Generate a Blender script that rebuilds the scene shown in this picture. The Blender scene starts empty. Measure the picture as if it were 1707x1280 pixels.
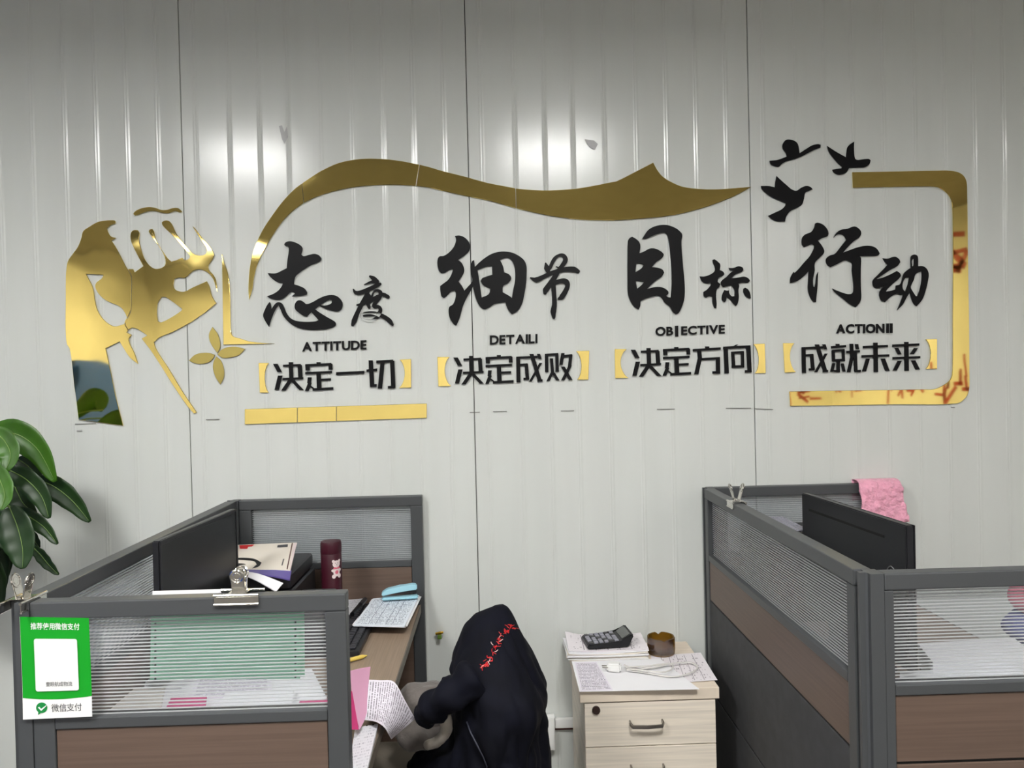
import bpy, bmesh, math, random
from mathutils import Vector, Matrix, noise, geometry
from mathutils.bvhtree import BVHTree
random.seed(7)
S = bpy.context.scene
COL = S.collection
PI = math.pi

# ------------------------------------------------------------------ camera
F = 1282.0
CAM = Vector((0, -2.57, 1.49))
dY = Vector((-27.5 / F, 14 / F, -1)).normalized()
uZ = Vector((-.024, 1, 0)); uZ = (uZ - uZ.dot(dY) * dY).normalized()
dX = dY.cross(uZ)
RW = Matrix((dX, dY, uZ))            # camera axes -> world axes
cd = bpy.data.cameras.new('camera'); co = bpy.data.objects.new('camera', cd); COL.objects.link(co)
cd.sensor_fit = 'HORIZONTAL'; cd.sensor_width = 36; cd.lens = F * 36 / 1707; cd.clip_start = .05
co.matrix_world = Matrix.Translation(CAM) @ RW.to_4x4()
S.camera = co

# ------------------------------------------------------------------ world, exposure
w = bpy.data.worlds.new('world'); S.world = w; w.use_nodes = True
w.node_tree.nodes['Background'].inputs[0].default_value = (.8, .85, .9, 1)
w.node_tree.nodes['Background'].inputs[1].default_value = .12
S.view_settings.view_transform = 'Standard'; S.view_settings.look = 'None'
S.view_settings.exposure = 0.0; S.view_settings.gamma = 1; S.view_settings.use_curve_mapping = False
LAMP = 75.0


def ray(px, py): return RW @ Vector(((px - 853.5) / F, -(py - 640) / F, -1))
def _at(i, px, py, v):
    d = ray(px, py); return CAM + d * ((v - CAM[i]) / d[i])
def ay(px, py, Y=0.): return _at(1, px, py, Y)
def az(px, py, Z): return _at(2, px, py, Z)
def axx(px, py, X): return _at(0, px, py, X)


# ------------------------------------------------------------------ materials
def srgb(r, g, b):
    f = lambda c: (c / 255 / 12.92) if c <= 10 else ((c / 255 + .055) / 1.055) ** 2.4
    return (f(r), f(g), f(b), 1)


def mat(name, rgb, rough=.5, metal=0, spec=.5, bump=None, var=None, coat=0, trans=0, ior=1.45, sheen=0):
    """bump=(scale, strength, distance[, stretch]); var=(scale, amount, stretch)"""
    m = bpy.data.materials.new(name); m.use_nodes = True
    nt = m.node_tree; b = nt.nodes['Principled BSDF']
    c = srgb(*rgb)
    b.inputs['Base Color'].default_value = c
    b.inputs['Roughness'].default_value = rough
    b.inputs['Metallic'].default_value = metal
    b.inputs['Specular IOR Level'].default_value = spec
    b.inputs['Coat Weight'].default_value = coat
    b.inputs['Transmission Weight'].default_value = trans
    b.inputs['IOR'].default_value = ior
    b.inputs['Sheen Weight'].default_value = sheen
    tc = nt.nodes.new('ShaderNodeTexCoord')
    if var:
        mp = nt.nodes.new('ShaderNodeMapping'); mp.inputs['Scale'].default_value = var[2]
        nz = nt.nodes.new('ShaderNodeTexNoise'); nz.inputs['Scale'].default_value = var[0]; nz.inputs['Detail'].default_value = 5
        mx = nt.nodes.new('ShaderNodeMix'); mx.data_type = 'RGBA'
        a = var[1]
        mx.inputs[6].default_value = (c[0] * (1 - a), c[1] * (1 - a), c[2] * (1 - a), 1)
        mx.inputs[7].default_value = (min(1, c[0] * (1 + a)), min(1, c[1] * (1 + a)), min(1, c[2] * (1 + a)), 1)
        rp = nt.nodes.new('ShaderNodeMapRange'); rp.inputs[1].default_value = .35; rp.inputs[2].default_value = .65
        nt.links.new(tc.outputs['Object'], mp.inputs[0]); nt.links.new(mp.outputs[0], nz.inputs['Vector'])
        nt.links.new(nz.outputs[0], rp.inputs[0]); nt.links.new(rp.outputs[0], mx.inputs[0])
        nt.links.new(mx.outputs[2], b.inputs['Base Color'])
    if bump:
        mp = nt.nodes.new('ShaderNodeMapping')
        if len(bump) > 3: mp.inputs['Scale'].default_value = bump[3]
        nz = nt.nodes.new('ShaderNodeTexNoise'); nz.inputs['Scale'].default_value = bump[0]
        bp = nt.nodes.new('ShaderNodeBump'); bp.inputs['Strength'].default_value = bump[1]; bp.inputs['Distance'].default_value = bump[2]
        nt.links.new(tc.outputs['Object'], mp.inputs[0]); nt.links.new(mp.outputs[0], nz.inputs['Vector'])
        nt.links.new(nz.outputs[0], bp.inputs['Height']); nt.links.new(bp.outputs[0], b.inputs['Normal'])
    return m


def print_mat(name, paper, ink, rows, words=40., dens=.45, cols=(), rgb2=None):
    """paper with printed rows of words along u (flat print); cols = vertical ruled lines in u"""
    m = bpy.data.materials.new(name); m.use_nodes = True
    nt = m.node_tree; L = nt.links; b = nt.nodes['Principled BSDF']; b.inputs['Roughness'].default_value = .6
    uv = nt.nodes.new('ShaderNodeUVMap'); sp = nt.nodes.new('ShaderNodeSeparateXYZ'); L.new(uv.outputs[0], sp.inputs[0])
    def M(op, a, c=None):
        n = nt.nodes.new('ShaderNodeMath'); n.operation = op
        for i, v in enumerate((a, c)):
            if v is None: continue
            if isinstance(v, (int, float)): n.inputs[i].default_value = v
            else: L.new(v, n.inputs[i])
        return n.outputs[0]
    u, v = sp.outputs[0], sp.outputs[1]
    rv = M('MULTIPLY', v, rows); row = M('FLOOR', rv); fr = M('FRACT', rv)
    line = M('LESS_THAN', M('ABSOLUTE', M('SUBTRACT', fr, .5)), .24)
    cb = nt.nodes.new('ShaderNodeCombineXYZ'); L.new(M('MULTIPLY', u, words), cb.inputs[0]); L.new(M('MULTIPLY', row, 7.3), cb.inputs[1]); 
    nz = nt.nodes.new('ShaderNodeTexNoise'); nz.inputs['Scale'].default_value = 1.; nz.inputs['Detail'].default_value = 2; L.new(cb.outputs[0], nz.inputs['Vector'])
    wd = M('GREATER_THAN', nz.outputs[0], 1 - dens)
    mar = M('MULTIPLY', M('LESS_THAN', M('ABSOLUTE', M('SUBTRACT', u, .5)), .44), M('LESS_THAN', M('ABSOLUTE', M('SUBTRACT', v, .5)), .45))
    f = M('MULTIPLY', M('MULTIPLY', line, wd), mar)
    for c in cols: f = M('MAXIMUM', f, M('MULTIPLY', M('LESS_THAN', M('ABSOLUTE', M('SUBTRACT', u, c)), .006), mar))
    f = M('MULTIPLY', f, .75)
    mx = nt.nodes.new('ShaderNodeMix'); mx.data_type = 'RGBA'; mx.inputs[6].default_value = srgb(*paper); mx.inputs[7].default_value = srgb(*ink)
    L.new(f, mx.inputs[0]); L.new(mx.outputs[2], b.inputs['Base Color'])
    return m


M_wall = mat('painted_wall_panel', (206, 209, 205), .19, spec=.5, var=(2.2, .015, (6, 1, .5)), bump=(3, .05, .004, (4, 1, 1)))
M_seam = mat('seam_dark', (70, 70, 70), .7)
M_plain = mat('plain_wall', (236, 235, 230), .6, var=(3, .03, (1, 1, 1)))
M_ceil = mat('ceiling_board', (160, 156, 148), .8, var=(6, .05, (1, 1, 1)))
M_floor = mat('floor_tile', (88, 84, 80), .35, var=(5, .12, (1, 1, 1)))
M_gold = mat('gold_mirror', (255, 228, 138), .045, metal=1, bump=(3.2, .5, .006))
M_gold2 = mat('gold_mirror_flat', (255, 228, 138), .03, metal=1, bump=(4, .15, .002))
M_gold3 = mat('gold_satin', (190, 172, 100), .3, metal=1)
M_black = mat('black_acrylic', (8, 8, 11), .42, spec=.2)
M_frame = mat('frame_grey_metal', (68, 70, 72), .42, spec=.5)
M_frame2 = mat('frame_grey_light', (112, 113, 113), .4)
M_gap = mat('joint_dark', (18, 18, 18), .7)
M_wood = mat('brown_laminate', (97, 80, 70), .45, var=(3, .09, (1.5, 1.5, 60)))
M_lower = mat('dark_fabric_board', (66, 66, 68), .8, var=(30, .08, (1, 1, 1)))
M_desk = mat('desk_laminate', (140, 122, 105), .4, var=(4, .1, (60, 1.5, 1)))
M_deskedge = mat('desk_edge', (104, 96, 86), .5)
M_bez = mat('monitor_black', (32, 32, 35), .35)
M_screen = mat('screen_glass', (18, 19, 21), .32)
M_chrome = mat('chrome', (215, 212, 205), .16, metal=1)
M_white = mat('white_plastic', (228, 228, 226), .35)
M_paper = mat('white_paper', (232, 231, 234), .65, var=(8, .02, (1, 1, 1)))
M_cream = mat('cream_paper', (228, 220, 208), .6)
M_pink = mat('pink_paper', (236, 178, 208), .6)
M_magenta = mat('magenta_paper', (200, 60, 120), .6)
M_mint = mat('mint_form', (172, 240, 200), .6, var=(9, .03, (1, 1, 1)))
M_hole = mat('hole_dark', (30, 36, 34), .8)
M_pine = mat('pale_laminate', (224, 214, 199), .45, var=(3, .09, (1.2, 1.2, 55)))
M_pine2 = mat('pale_laminate_top', (222, 208, 190), .4, var=(4, .05, (2, 40, 2)))
M_steel = mat('brushed_handle', (150, 145, 140), .3, metal=1)
M_lock = mat('lock_dark', (45, 28, 24), .35)
M_navy = mat('navy_cloth', (6, 7, 18), .8, spec=.2, bump=(60, .3, .002), var=(12, .3, (1, 1, 1)), sheen=.0)
M_red = mat('red_thread', (190, 28, 32), .5)
M_redwhite = mat('pale_thread', (225, 190, 185), .5)
M_grey = mat('grey_plush', (98, 92, 88), .9, var=(40, .12, (1, 1, 1)), bump=(90, .5, .004), sheen=.2)
M_greyl = mat('grey_plush_light', (158, 150, 140), .9, var=(40, .08, (1, 1, 1)), bump=(90, .5, .004), sheen=.2)
M_seat = mat('grey_seat_fabric', (140, 130, 118), .85, bump=(200, .3, .002))
M_maroon = mat('maroon_enamel', (60, 16, 30), .35)
M_bearw = mat('bear_white', (226, 208, 208), .5)
M_bearp = mat('bear_pink', (216, 110, 130), .5)
M_blue = mat('light_blue_plastic', (160, 208, 222), .35)
M_purple = mat('purple_folder', (96, 84, 150), .4)
M_green = mat('sign_green', (12, 150, 32), .4)
M_dgreen = mat('logo_green', (20, 128, 60), .4)
M_greytext = mat('sign_grey_print', (70, 70, 72), .5)
M_towel = mat('pink_towel', (236, 168, 190), .95, bump=(70, 1, .01), var=(30, .1, (1, 1, 1)), sheen=.3)
M_yellow = mat('yellow_plastic', (214, 188, 92), .3)
M_brass = mat('brass_fitting', (190, 150, 50), .3, metal=1)
M_greenp = mat('green_plastic', (90, 120, 50), .4)
M_leaf = mat('leaf_green', (54, 96, 20), .42, var=(9, .25, (1, 1, 1)), bump=(30, .15, .004))
M_leafd = mat('leaf_dark_green', (27, 52, 20), .45, var=(9, .25, (1, 1, 1)), bump=(30, .15, .004))
M_rib = mat('leaf_midrib', (112, 140, 74), .4)
M_stem = mat('plant_stem', (92, 84, 58), .7)
M_pot = mat('pot_white', (210, 208, 200), .3)
M_navycab = mat('added_cabinet_blue', (26, 72, 160), .4)  # strong blue, so the added cabinet reflects as navy in the gold
M_calc = mat('calculator_black', (22, 22, 25), .4)
M_key = mat('key_grey', (150, 150, 160), .45)
M_keyd = mat('key_black', (38, 38, 44), .4)
M_lcd = mat('lcd_grey', (96, 98, 96), .2)
M_dark = mat('dark_plastic', (32, 32, 35), .4)
M_darkgrey = mat('dark_grey_plastic', (74, 74, 76), .4)
M_redp = mat('print_red', (196, 40, 44), .5)
M_redwall = mat('wall_lettering_red', (176, 30, 26), .5)
M_brownline = mat('dark_red_line', (84, 44, 42), .6)
M_mark = mat('pencil_mark', (110, 108, 106), .8)
M_scuff = mat('torn_film', (168, 168, 168), .35)
M_base = mat('skirting', (150, 150, 146), .5)
M_form = print_mat('printed_form', (222, 228, 236), (70, 84, 110), 22, 60, .5, (.28, .42, .62, .74))
M_print = print_mat('printed_letter', (226, 220, 230), (88, 80, 92), 24, 46, .55)
M_print2 = print_mat('printed_table', (226, 226, 232), (110, 112, 128), 16, 50, .42)
M_print3 = print_mat('printed_grid', (228, 222, 226), (130, 120, 130), 12, 30, .4, (.2, .35, .5, .65, .8))


def glass_mix(name, tint, t=.4, r=.42, g=.08, d=.1, ior=1.25, rough=.18):
    m = bpy.data.materials.new(name); m.use_nodes = True
    nt = m.node_tree; L = nt.links; nt.nodes.remove(nt.nodes['Principled BSDF'])
    out = nt.nodes['Material Output']
    c = srgb(*tint)
    tr = nt.nodes.new('ShaderNodeBsdfTransparent'); tr.inputs[0].default_value = c
    rf = nt.nodes.new('ShaderNodeBsdfRefraction'); rf.inputs['Color'].default_value = c; rf.inputs['IOR'].default_value = ior; rf.inputs['Roughness'].default_value = rough
    gl = nt.nodes.new('ShaderNodeBsdfGlossy'); gl.inputs['Color'].default_value = (.9, .9, .9, 1); gl.inputs['Roughness'].default_value = .22
    df0 = nt.nodes.new('ShaderNodeBsdfDiffuse'); df0.inputs['Color'].default_value = (.85, .85, .85, 1)
    tl_ = nt.nodes.new('ShaderNodeBsdfTranslucent'); tl_.inputs['Color'].default_value = (.85, .85, .85, 1)
    df = nt.nodes.new('ShaderNodeMixShader'); df.inputs[0].default_value = .35; L.new(df0.outputs[0], df.inputs[1]); L.new(tl_.outputs[0], df.inputs[2])
    def mix(a, b2, f):
        n = nt.nodes.new('ShaderNodeMixShader'); n.inputs[0].default_value = f; L.new(a, n.inputs[1]); L.new(b2, n.inputs[2]); return n.outputs[0]
    a = mix(tr.outputs[0], rf.outputs[0], r / (t + r))
    b = mix(gl.outputs[0], df.outputs[0], d / (g + d))
    L.new(mix(a, b, (g + d) / (t + r + g + d)), out.inputs[0])
    return m


M_ribsheet = glass_mix('ribbed_polycarbonate', (236, 238, 240), t=.92, r=.02, g=.05, d=.015, rough=.15)
M_web = glass_mix('polycarbonate_web', (225, 225, 228), t=.12, r=.02, g=.06, d=.8, rough=.3)
M_ash = glass_mix('amber_glass', (196, 166, 84), t=.6, r=.22, g=.16, d=.0, ior=1.45, rough=.03)


def emit(name, rgb, s):
    m = bpy.data.materials.new(name); m.use_nodes = True
    nt = m.node_tree; e = nt.nodes.new('ShaderNodeEmission'); e.inputs[0].default_value = rgb; e.inputs[1].default_value = s
    nt.links.new(e.outputs[0], nt.nodes['Material Output'].inputs[0]); return m


M_lamp = emit('lamp_diffuser', (1, .99, .965, 1), LAMP)
M_lamp_added = emit('added_lamp_diffuser', (1, .99, .965, 1), LAMP * .19)  # dimmer emission for the added back lamps

# ------------------------------------------------------------------ object helpers
def worg(o):
    p = Vector((0, 0, 0))
    while o is not None: p = p + o.location; o = o.parent
    return p


def tag(o, label=None, cat=None, group=None, kind=None):
    for k, v in (('label', label), ('category', cat), ('group', group), ('kind', kind)):
        if v: o[k] = v
    return o


def thing(name, label, cat, loc=(0, 0, 0), group=None):
    o = bpy.data.objects.new(name, None); COL.objects.link(o); o.location = loc; o.empty_display_size = .05
    return tag(o, label, cat, group)


def obj(name, bm, m, parent=None, smooth=False, label=None, cat=None, group=None, kind=None):
    """bm in world coordinates -> one mesh object"""
    if parent is not None: org = worg(parent)
    else:
        vs = [v.co for v in bm.verts]
        org = Vector(((min(v.x for v in vs) + max(v.x for v in vs)) / 2, (min(v.y for v in vs) + max(v.y for v in vs)) / 2, min(v.z for v in vs)))
    bmesh.ops.recalc_face_normals(bm, faces=bm.faces)
    for v in bm.verts: v.co -= org
    me = bpy.data.meshes.new(name); bm.to_mesh(me); bm.free()
    me.materials.append(m)
    if smooth: me.polygons.foreach_set('use_smooth', [True] * len(me.polygons))
    if smooth == 'auto':
        try: me.set_sharp_from_angle(angle=math.radians(35))
        except Exception: pass
    o = bpy.data.objects.new(name, me); COL.objects.link(o)
    if parent is None: o.location = org
    else: o.parent = parent
    return tag(o, label, cat, group, kind)


def NB(): return bmesh.new()


def box(bm, x0, x1, y0, y1, z0, z1, bev=0, seg=2):
    r = bmesh.ops.create_cube(bm, size=1, matrix=Matrix.Translation(((x0 + x1) / 2, (y0 + y1) / 2, (z0 + z1) / 2)) @ Matrix.Diagonal((abs(x1 - x0), abs(y1 - y0), abs(z1 - z0), 1)))
    if bev:
        es = list({e for v in r['verts'] for e in v.link_edges})
        bmesh.ops.bevel(bm, geom=es, offset=bev, segments=seg, affect='EDGES', profile=.6)
    return bm


def tbox(bm, mtx, sx, sy, sz, bev=0):
    """box centred on mtx"""
    r = bmesh.ops.create_cube(bm, size=1, matrix=mtx @ Matrix.Diagonal((sx, sy, sz, 1)))
    if bev:
        es = list({e for v in r['verts'] for e in v.link_edges})
        bmesh.ops.bevel(bm, geom=es, offset=bev, segments=2, affect='EDGES')
    return bm


def cyl(bm, a, b, r, r2=None, n=16):
    a, b = Vector(a), Vector(b); d = b - a
    q = d.to_track_quat('Z', 'Y').to_matrix().to_4x4()
    bmesh.ops.create_cone(bm, cap_ends=True, segments=n, radius1=r, radius2=r if r2 is None else r2, depth=d.length, matrix=Matrix.Translation((a + b) / 2) @ q)
    return bm


def tube(bm, pts, r, n=8, closed=False):
    pts = [Vector(p) for p in pts]; N = len(pts); rings = []
    up = Vector((0, 0, 1)); prev = None
    for i, p in enumerate(pts):
        if closed: t = (pts[(i + 1) % N] - pts[i - 1]).normalized()
        else: t = (pts[min(i + 1, N - 1)] - pts[max(i - 1, 0)]).normalized()
        if prev is None:
            s = t.cross(up if abs(t.z) < .9 else Vector((1, 0, 0))).normalized()
        else:
            s = (prev - prev.dot(t) * t).normalized()
        prev = s; u = s.cross(t)
        rr = r(i / (N - 1)) if callable(r) else r
        rings.append([bm.verts.new(p + s * math.cos(2 * PI * k / n) * rr + u * math.sin(2 * PI * k / n) * rr) for k in range(n)])
    M = N if closed else N - 1
    for i in range(M):
        A, B = rings[i], rings[(i + 1) % N]
        for k in range(n): bm.faces.new((A[k], A[(k + 1) % n], B[(k + 1) % n], B[k]))
    if not closed: bm.faces.new(rings[0][::-1]); bm.faces.new(rings[-1])
    return bm


def lathe(bm, c, prof, n=32):
    rings = []
    for r, z in prof: rings.append([bm.verts.new((c[0] + r * math.cos(2 * PI * k / n), c[1] + r * math.sin(2 * PI * k / n), c[2] + z)) for k in range(n)])
    for A, B in zip(rings, rings[1:]):
        for k in range(n): bm.faces.new((A[k], A[(k + 1) % n], B[(k + 1) % n], B[k]))
    bm.faces.new(rings[0][::-1]); bm.faces.new(rings[-1]); return bm


def crom(pts, closed=True, sub=4, lim=55):
    P = [Vector((p[0], p[1])) for p in pts]; N = len(P); out = []
    sharp = []
    for i in range(N):
        a, b = P[i] - P[i - 1], P[(i + 1) % N] - P[i]
        sharp.append(a.length < 1e-6 or b.length < 1e-6 or math.degrees(a.angle(b)) > lim)
    if not closed: sharp[0] = sharp[-1] = True
    for i in range(N if closed else N - 1):
        p0, p1, p2, p3 = P[i - 1], P[i], P[(i + 1) % N], P[(i + 2) % N]
        d = p2 - p1; L = d.length
        def tg(a, b, s):
            if s: return d
            v = b - a
            return v.normalized() * L if v.length > 1e-6 else d
        m1 = tg(p0, p2, sharp[i]); m2 = tg(p1, p3, sharp[(i + 1) % N])
        for k in range(sub):
            t = k / sub; t2, t3 = t * t, t * t * t
            out.append(p1 * (2 * t3 - 3 * t2 + 1) + m1 * (t3 - 2 * t2 + t) + p2 * (-2 * t3 + 3 * t2) + m2 * (t3 - t2))
    if not closed: out.append(P[-1])
    return out


def parse(s): return [tuple(float(v) for v in t.split(',')) for t in s.split()]


def crop(s, x0, y0, k): return [(x0 + a * k, y0 + b * k) for a, b in parse(s)]


def area(l): return sum(l[i - 1][0] * l[i][1] - l[i][0] * l[i - 1][1] for i in range(len(l))) / 2


def offset(l, d):
    n = len(l); s = 1 if area(l) > 0 else -1; out = []
    for i in range(n):
        a = (Vector(l[i]) - Vector(l[i - 1])); b = (Vector(l[(i + 1) % n]) - Vector(l[i]))
        if a.length < 1e-9: a = b
        if b.length < 1e-9: b = a
        a.normalize(); b.normalize()
        na, nb = Vector((-a.y, a.x)), Vector((-b.y, b.x)); m = na + nb
        if m.length < .3: m = na
        m.normalize(); k = max(.5, m.dot(na))
        out.append(Vector(l[i]) + m * s * d / k)
    return out


def slab(bm, loops, y0, y1, bev=0.):
    """loops of (x,z) on the wall; solid from y0 (back) to y1 (front, smaller y)"""
    loops = [[Vector(p) for p in l] for l in loops]
    off = []
    for i, l in enumerate(loops):
        off.append(offset(l, bev if i == 0 else -bev) if bev else l)
    tri = geometry.tessellate_polygon([[Vector((p[0], p[1], 0)) for p in l] for l in off])
    vb, vm, vf = [], [], []
    for l, o in zip(loops, off):
        B = [bm.verts.new((p[0], y0, p[1])) for p in l]
        Mv = [bm.verts.new((p[0], y1 + bev, p[1])) for p in l] if bev else None
        Fv = [bm.verts.new((p[0], y1, p[1])) for p in o]
        n = len(l)
        for k in range(n):
            k2 = (k + 1) % n
            if bev:
                bm.faces.new((B[k], B[k2], Mv[k2], Mv[k])); bm.faces.new((Mv[k], Mv[k2], Fv[k2], Fv[k]))
            else: bm.faces.new((B[k], B[k2], Fv[k2], Fv[k]))
        vb += B; vf += Fv
    for t in tri:
        try: bm.faces.new([vf[i] for i in t])
        except ValueError: pass
        try: bm.faces.new([vb[i] for i in t][::-1])
        except ValueError: pass
    return bm


def onwall(l, Y=0.):
    o = []
    for p in l:
        q = ay(p[0], p[1], Y); o.append((q.x, q.z))
    return o


WALLF = -.0035        # back of everything stuck on the wall (ribs are 2.5 mm proud)
def decal(bm, loops, t=.003, bev=0., sub=4, smooth=True, y0=None):
    L = [onwall(crom(l, sub=sub) if smooth else l, WALLF - t) for l in loops]
    return slab(bm, L, WALLF if y0 is None else y0, WALLF - t, bev)


def ribbon(pts, sub=5):
    """brush stroke: (x, y, width) centre line -> closed outline in the same units"""
    P = [(a, b) for a, b, c in pts]; C = crom(P, closed=False, sub=sub, lim=80)
    W = []
    for i in range(len(pts) - 1):
        for k in range(sub): W.append(pts[i][2] + (pts[i + 1][2] - pts[i][2]) * k / sub)
    W.append(pts[-1][2])
    A, B = [], []
    n = len(C)
    for i in range(n):
        t = (C[min(i + 1, n - 1)] - C[max(i - 1, 0)]).normalized(); q = Vector((-t.y, t.x)) * W[i] / 2
        A.append(C[i] + q); B.append(C[i] - q)
    def cap(c, t, r):
        nrm = Vector((-t.y, t.x)); return [c + nrm * r * math.cos(x) + t * r * math.sin(x) for x in (PI * .25, PI * .5, PI * .75)]
    te = (C[-1] - C[-2]).normalized(); ts = (C[0] - C[1]).normalized()
    return [tuple(p) for p in A + cap(C[-1], te, W[-1] / 2) + B[::-1] + cap(C[0], ts, W[0] / 2)]


# ------------------------------------------------------------------ the room
XL, XR, YB, HC = -4.4, 4.3, -7.2, 2.95
obj('floor', box(NB(), XL, XR, YB, .12, -.1, 0), M_floor, kind='structure')
obj('ceiling', box(NB(), XL, XR, YB, .12, HC, HC + .1), M_ceil, kind='structure')
obj('wall_left', box(NB(), XL - .1, XL, YB - .1, .12, 0, HC), M_plain, kind='structure')
wr = obj('wall_right', box(NB(), XR, XR + .1, YB - .1, .12, 0, HC), M_plain, kind='structure')
obj('wall_front', box(NB(), XL, XR, YB - .1, YB, 0, HC), M_plain, kind='structure')
wb = obj('wall_back', box(NB(), XL, XR, .02, .12, 0, HC), M_seam, kind='structure')
# steel sandwich panels, 0.945 m each, with shallow vertical ribs
PW = .943; x = -.0735 - 4 * PW
while x < XR:
    a, b = max(x + .0012, XL), min(x + PW - .0012, XR)
    if b > a + .02:
        prof = [(a, .019), (a, .0015), (a + .001, 0)]
        for o in (.047, .158, .257, .351, .457, .563, .665, .765, .866):
            c = x + o
            if c - .01 > a and c + .012 < b:
                prof += [(c - .010, 0), (c - .005, -.0009), (c - .001, -.0003), (c + .003, -.0010), (c + .009, 0)]
        prof += [(b - .001, 0), (b, .0015), (b, .019)]
        bm = NB(); lo = [bm.verts.new((p[0], p[1], 0)) for p in prof]; hi = [bm.verts.new((p[0], p[1], HC)) for p in prof]
        for i in range(len(prof)):
            j = (i + 1) % len(prof); bm.faces.new((lo[i], lo[j], hi[j], hi[i]))
        bm.faces.new(lo[::-1]); bm.faces.new(hi)
        obj('wall_panel', bm, M_wall, wb)
    x += PW
# skirting
obj('baseboard_back', box(NB(), XL, XR, -.012, -.0005, 0, .09, .002), M_base, kind='structure')

# ceiling lamps: recessed troffers, the diffuser sits above the rim; side and back lamps are added unseen, to brighten the gold
for i, (lx, ly, q) in enumerate(((-1.5, -2.3, .3), (.40, -2.3, .3), (-4.05, -1.7, .2), (3.95, -1.7, .2), (-2.9, -5.6, .6), (0, -5.9, .6), (2.9, -5.6, .6))):
    lt = thing('ceiling_lamp', ('square white ceiling panel lamp above the left desk', 'square white ceiling panel lamp above the drawer pedestal', 'square white ceiling panel lamp added out of view at the far left beyond the plant', 'square white ceiling panel lamp added out of view at the far right',
        'large ceiling panel lamp added out of view at the back left of the room', 'large ceiling panel lamp added out of view at the back middle of the room', 'large ceiling panel lamp added out of view at the back right of the room')[i], 'lamp', (lx, ly, HC - .09), 'ceiling panel lamps')
    bm = NB()
    for sg_ in (-1, 1):
        box(bm, lx + sg_ * q - .006, lx + sg_ * q + .006, ly - q - .006, ly + q + .006, HC - .09, HC - .0005)
        box(bm, lx - q + .006, lx + q - .006, ly + sg_ * q - .006, ly + sg_ * q + .006, HC - .09, HC - .0005)
    obj('lamp_frame', bm, M_frame2, lt)
    obj('diffuser', box(NB(), lx - q + .007, lx + q - .007, ly - q + .007, ly + q - .007, HC - .032, HC - .017), M_lamp if q < .5 else M_lamp_added, lt)

# red lettering on the right-hand wall and an added unseen blue cabinet, for the gold mirrors to reflect
wl = thing('wall_lettering', 'red brush-style lettering on the far walls, mirrored in the gold frame', 'lettering', (XR - .003, -3.4, 1.3))
rr = random.Random(5)
for (side, z0, hgt, y0, y1) in (('R', 1.2, .30, -2.6, -7.0), ('R', 2.2, .55, -3.0, -6.6), ('F', 1.1, .26, 4.1, 1.9)):
    y = y0
    while y > y1:
        bm = NB(); wd = hgt * .85
        for k in range(8):
            cy, cz = y - rr.random() * wd, z0 + rr.random() * hgt
            an = rr.choice((0, 0, PI / 2, PI / 2, .8, -.8)) + rr.uniform(-.15, .15)
            ln = hgt * rr.uniform(.35, .8)
            if side == 'R': tbox(bm, Matrix.Translation((XR - .002, cy, cz)) @ Matrix.Rotation(an, 4, 'X'), .003, ln, hgt * rr.uniform(.07, .14))
            else: tbox(bm, Matrix.Translation((cy, YB + .002, cz)) @ Matrix.Rotation(an, 4, 'Y'), ln, .003, hgt * rr.uniform(.07, .14))
        obj('character', bm, M_redwall, wl)
        y -= wd * 1.3
cb = thing('added_cabinet', 'tall blue cabinet added out of view to give the gold fist its dark reflection', 'cabinet', (-2.75, -2.2, 0))
obj('body', box(NB(), -3.2, -2.35, -2.8, -1.75, 0, 1.62, .004), M_navycab, cb)
for k in range(2): obj('door', box(NB(), -2.349, -2.33, -2.79 + k * .525, -2.285 + k * .525, .05, 1.58, .003), M_navycab, cb)

# ------------------------------------------------------------------ gold wall art
A = .18746
hand = thing('fist_decal', 'gold mirrored clenched fist and forearm decal at the left of the wall art', 'wall decal', tuple(ay(220, 700, 0)))
def gA(s): return crop(s, 100, 330, A)
def gB(s): return crop(s, 100, 530, A)
arm = gA("490,205 480,198 400,200 330,215 260,255 205,295 190,350 160,430 110,500 70,560 55,640 50,760 50,900 48,1100 50,1200") + \
    gB("60,230 85,275 105,400 125,600 140,700 165,905 360,930 560,957 500,720 450,480 405,270 530,210 560,260 620,350 695,410 660,310 610,195 637,150 592,128 602,108 575,50") + \
    gA("600,1060 625,1000 628,900 630,700 598,630 585,610 540,520 490,430 457,378 497,355 450,340 425,300 415,270 450,240 492,225")
armhole = gA("230,675 385,685 370,715 320,755 315,800 350,860 400,905 460,935 530,965 570,1010 595,1070 580,1110 540,1130 480,1140 420,1110 370,1060 330,990 310,910 300,840 285,780 260,730")
obj('forearm_piece', decal(NB(), [arm, armhole], .003, .0007), M_gold, hand)
fing = gA("604,632 650,632 662,662 740,605 700,530 650,430 628,370 630,310 655,285 690,285 705,310 700,370 715,440 745,530 790,595 840,628 890,625 930,600 938,560 920,500 880,430 820,350 790,300 795,280 820,275 835,300 850,370 890,440 930,500 960,540 990,565 1040,550 1085,530 1110,550 1145,540 1155,515 1110,455 1050,385 1000,330 940,275 910,240 905,215 930,200 965,203 995,235 1030,310 1080,380 1130,440 1180,490 1230,510 1280,505 1305,480 1300,440 1260,380 1215,310 1175,248 1200,270 1260,350 1330,430 1365,490 1368,515 1345,560 1320,600 1325,640 1360,680 1385,730 1397,830 1383,790 1368,735 1340,690 1300,655 1240,635 1180,650 1110,710 1060,708 1015,720 1008,770 1020,810 1060,830 1110,830 1180,795 1260,760 1305,740 1330,790 1350,870 1390,935 1300,1010 1240,1050") + \
    gB("1150,45 1000,125 880,175 835,215 850,265 900,350 960,440 1080,640 1160,760 1215,840 1190,850 1130,780 1000,590 900,430 800,280 725,182 775,155 690,100 640,88 608,105 582,52") + gA("608,1060 632,1000 635,900 637,700")
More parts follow.
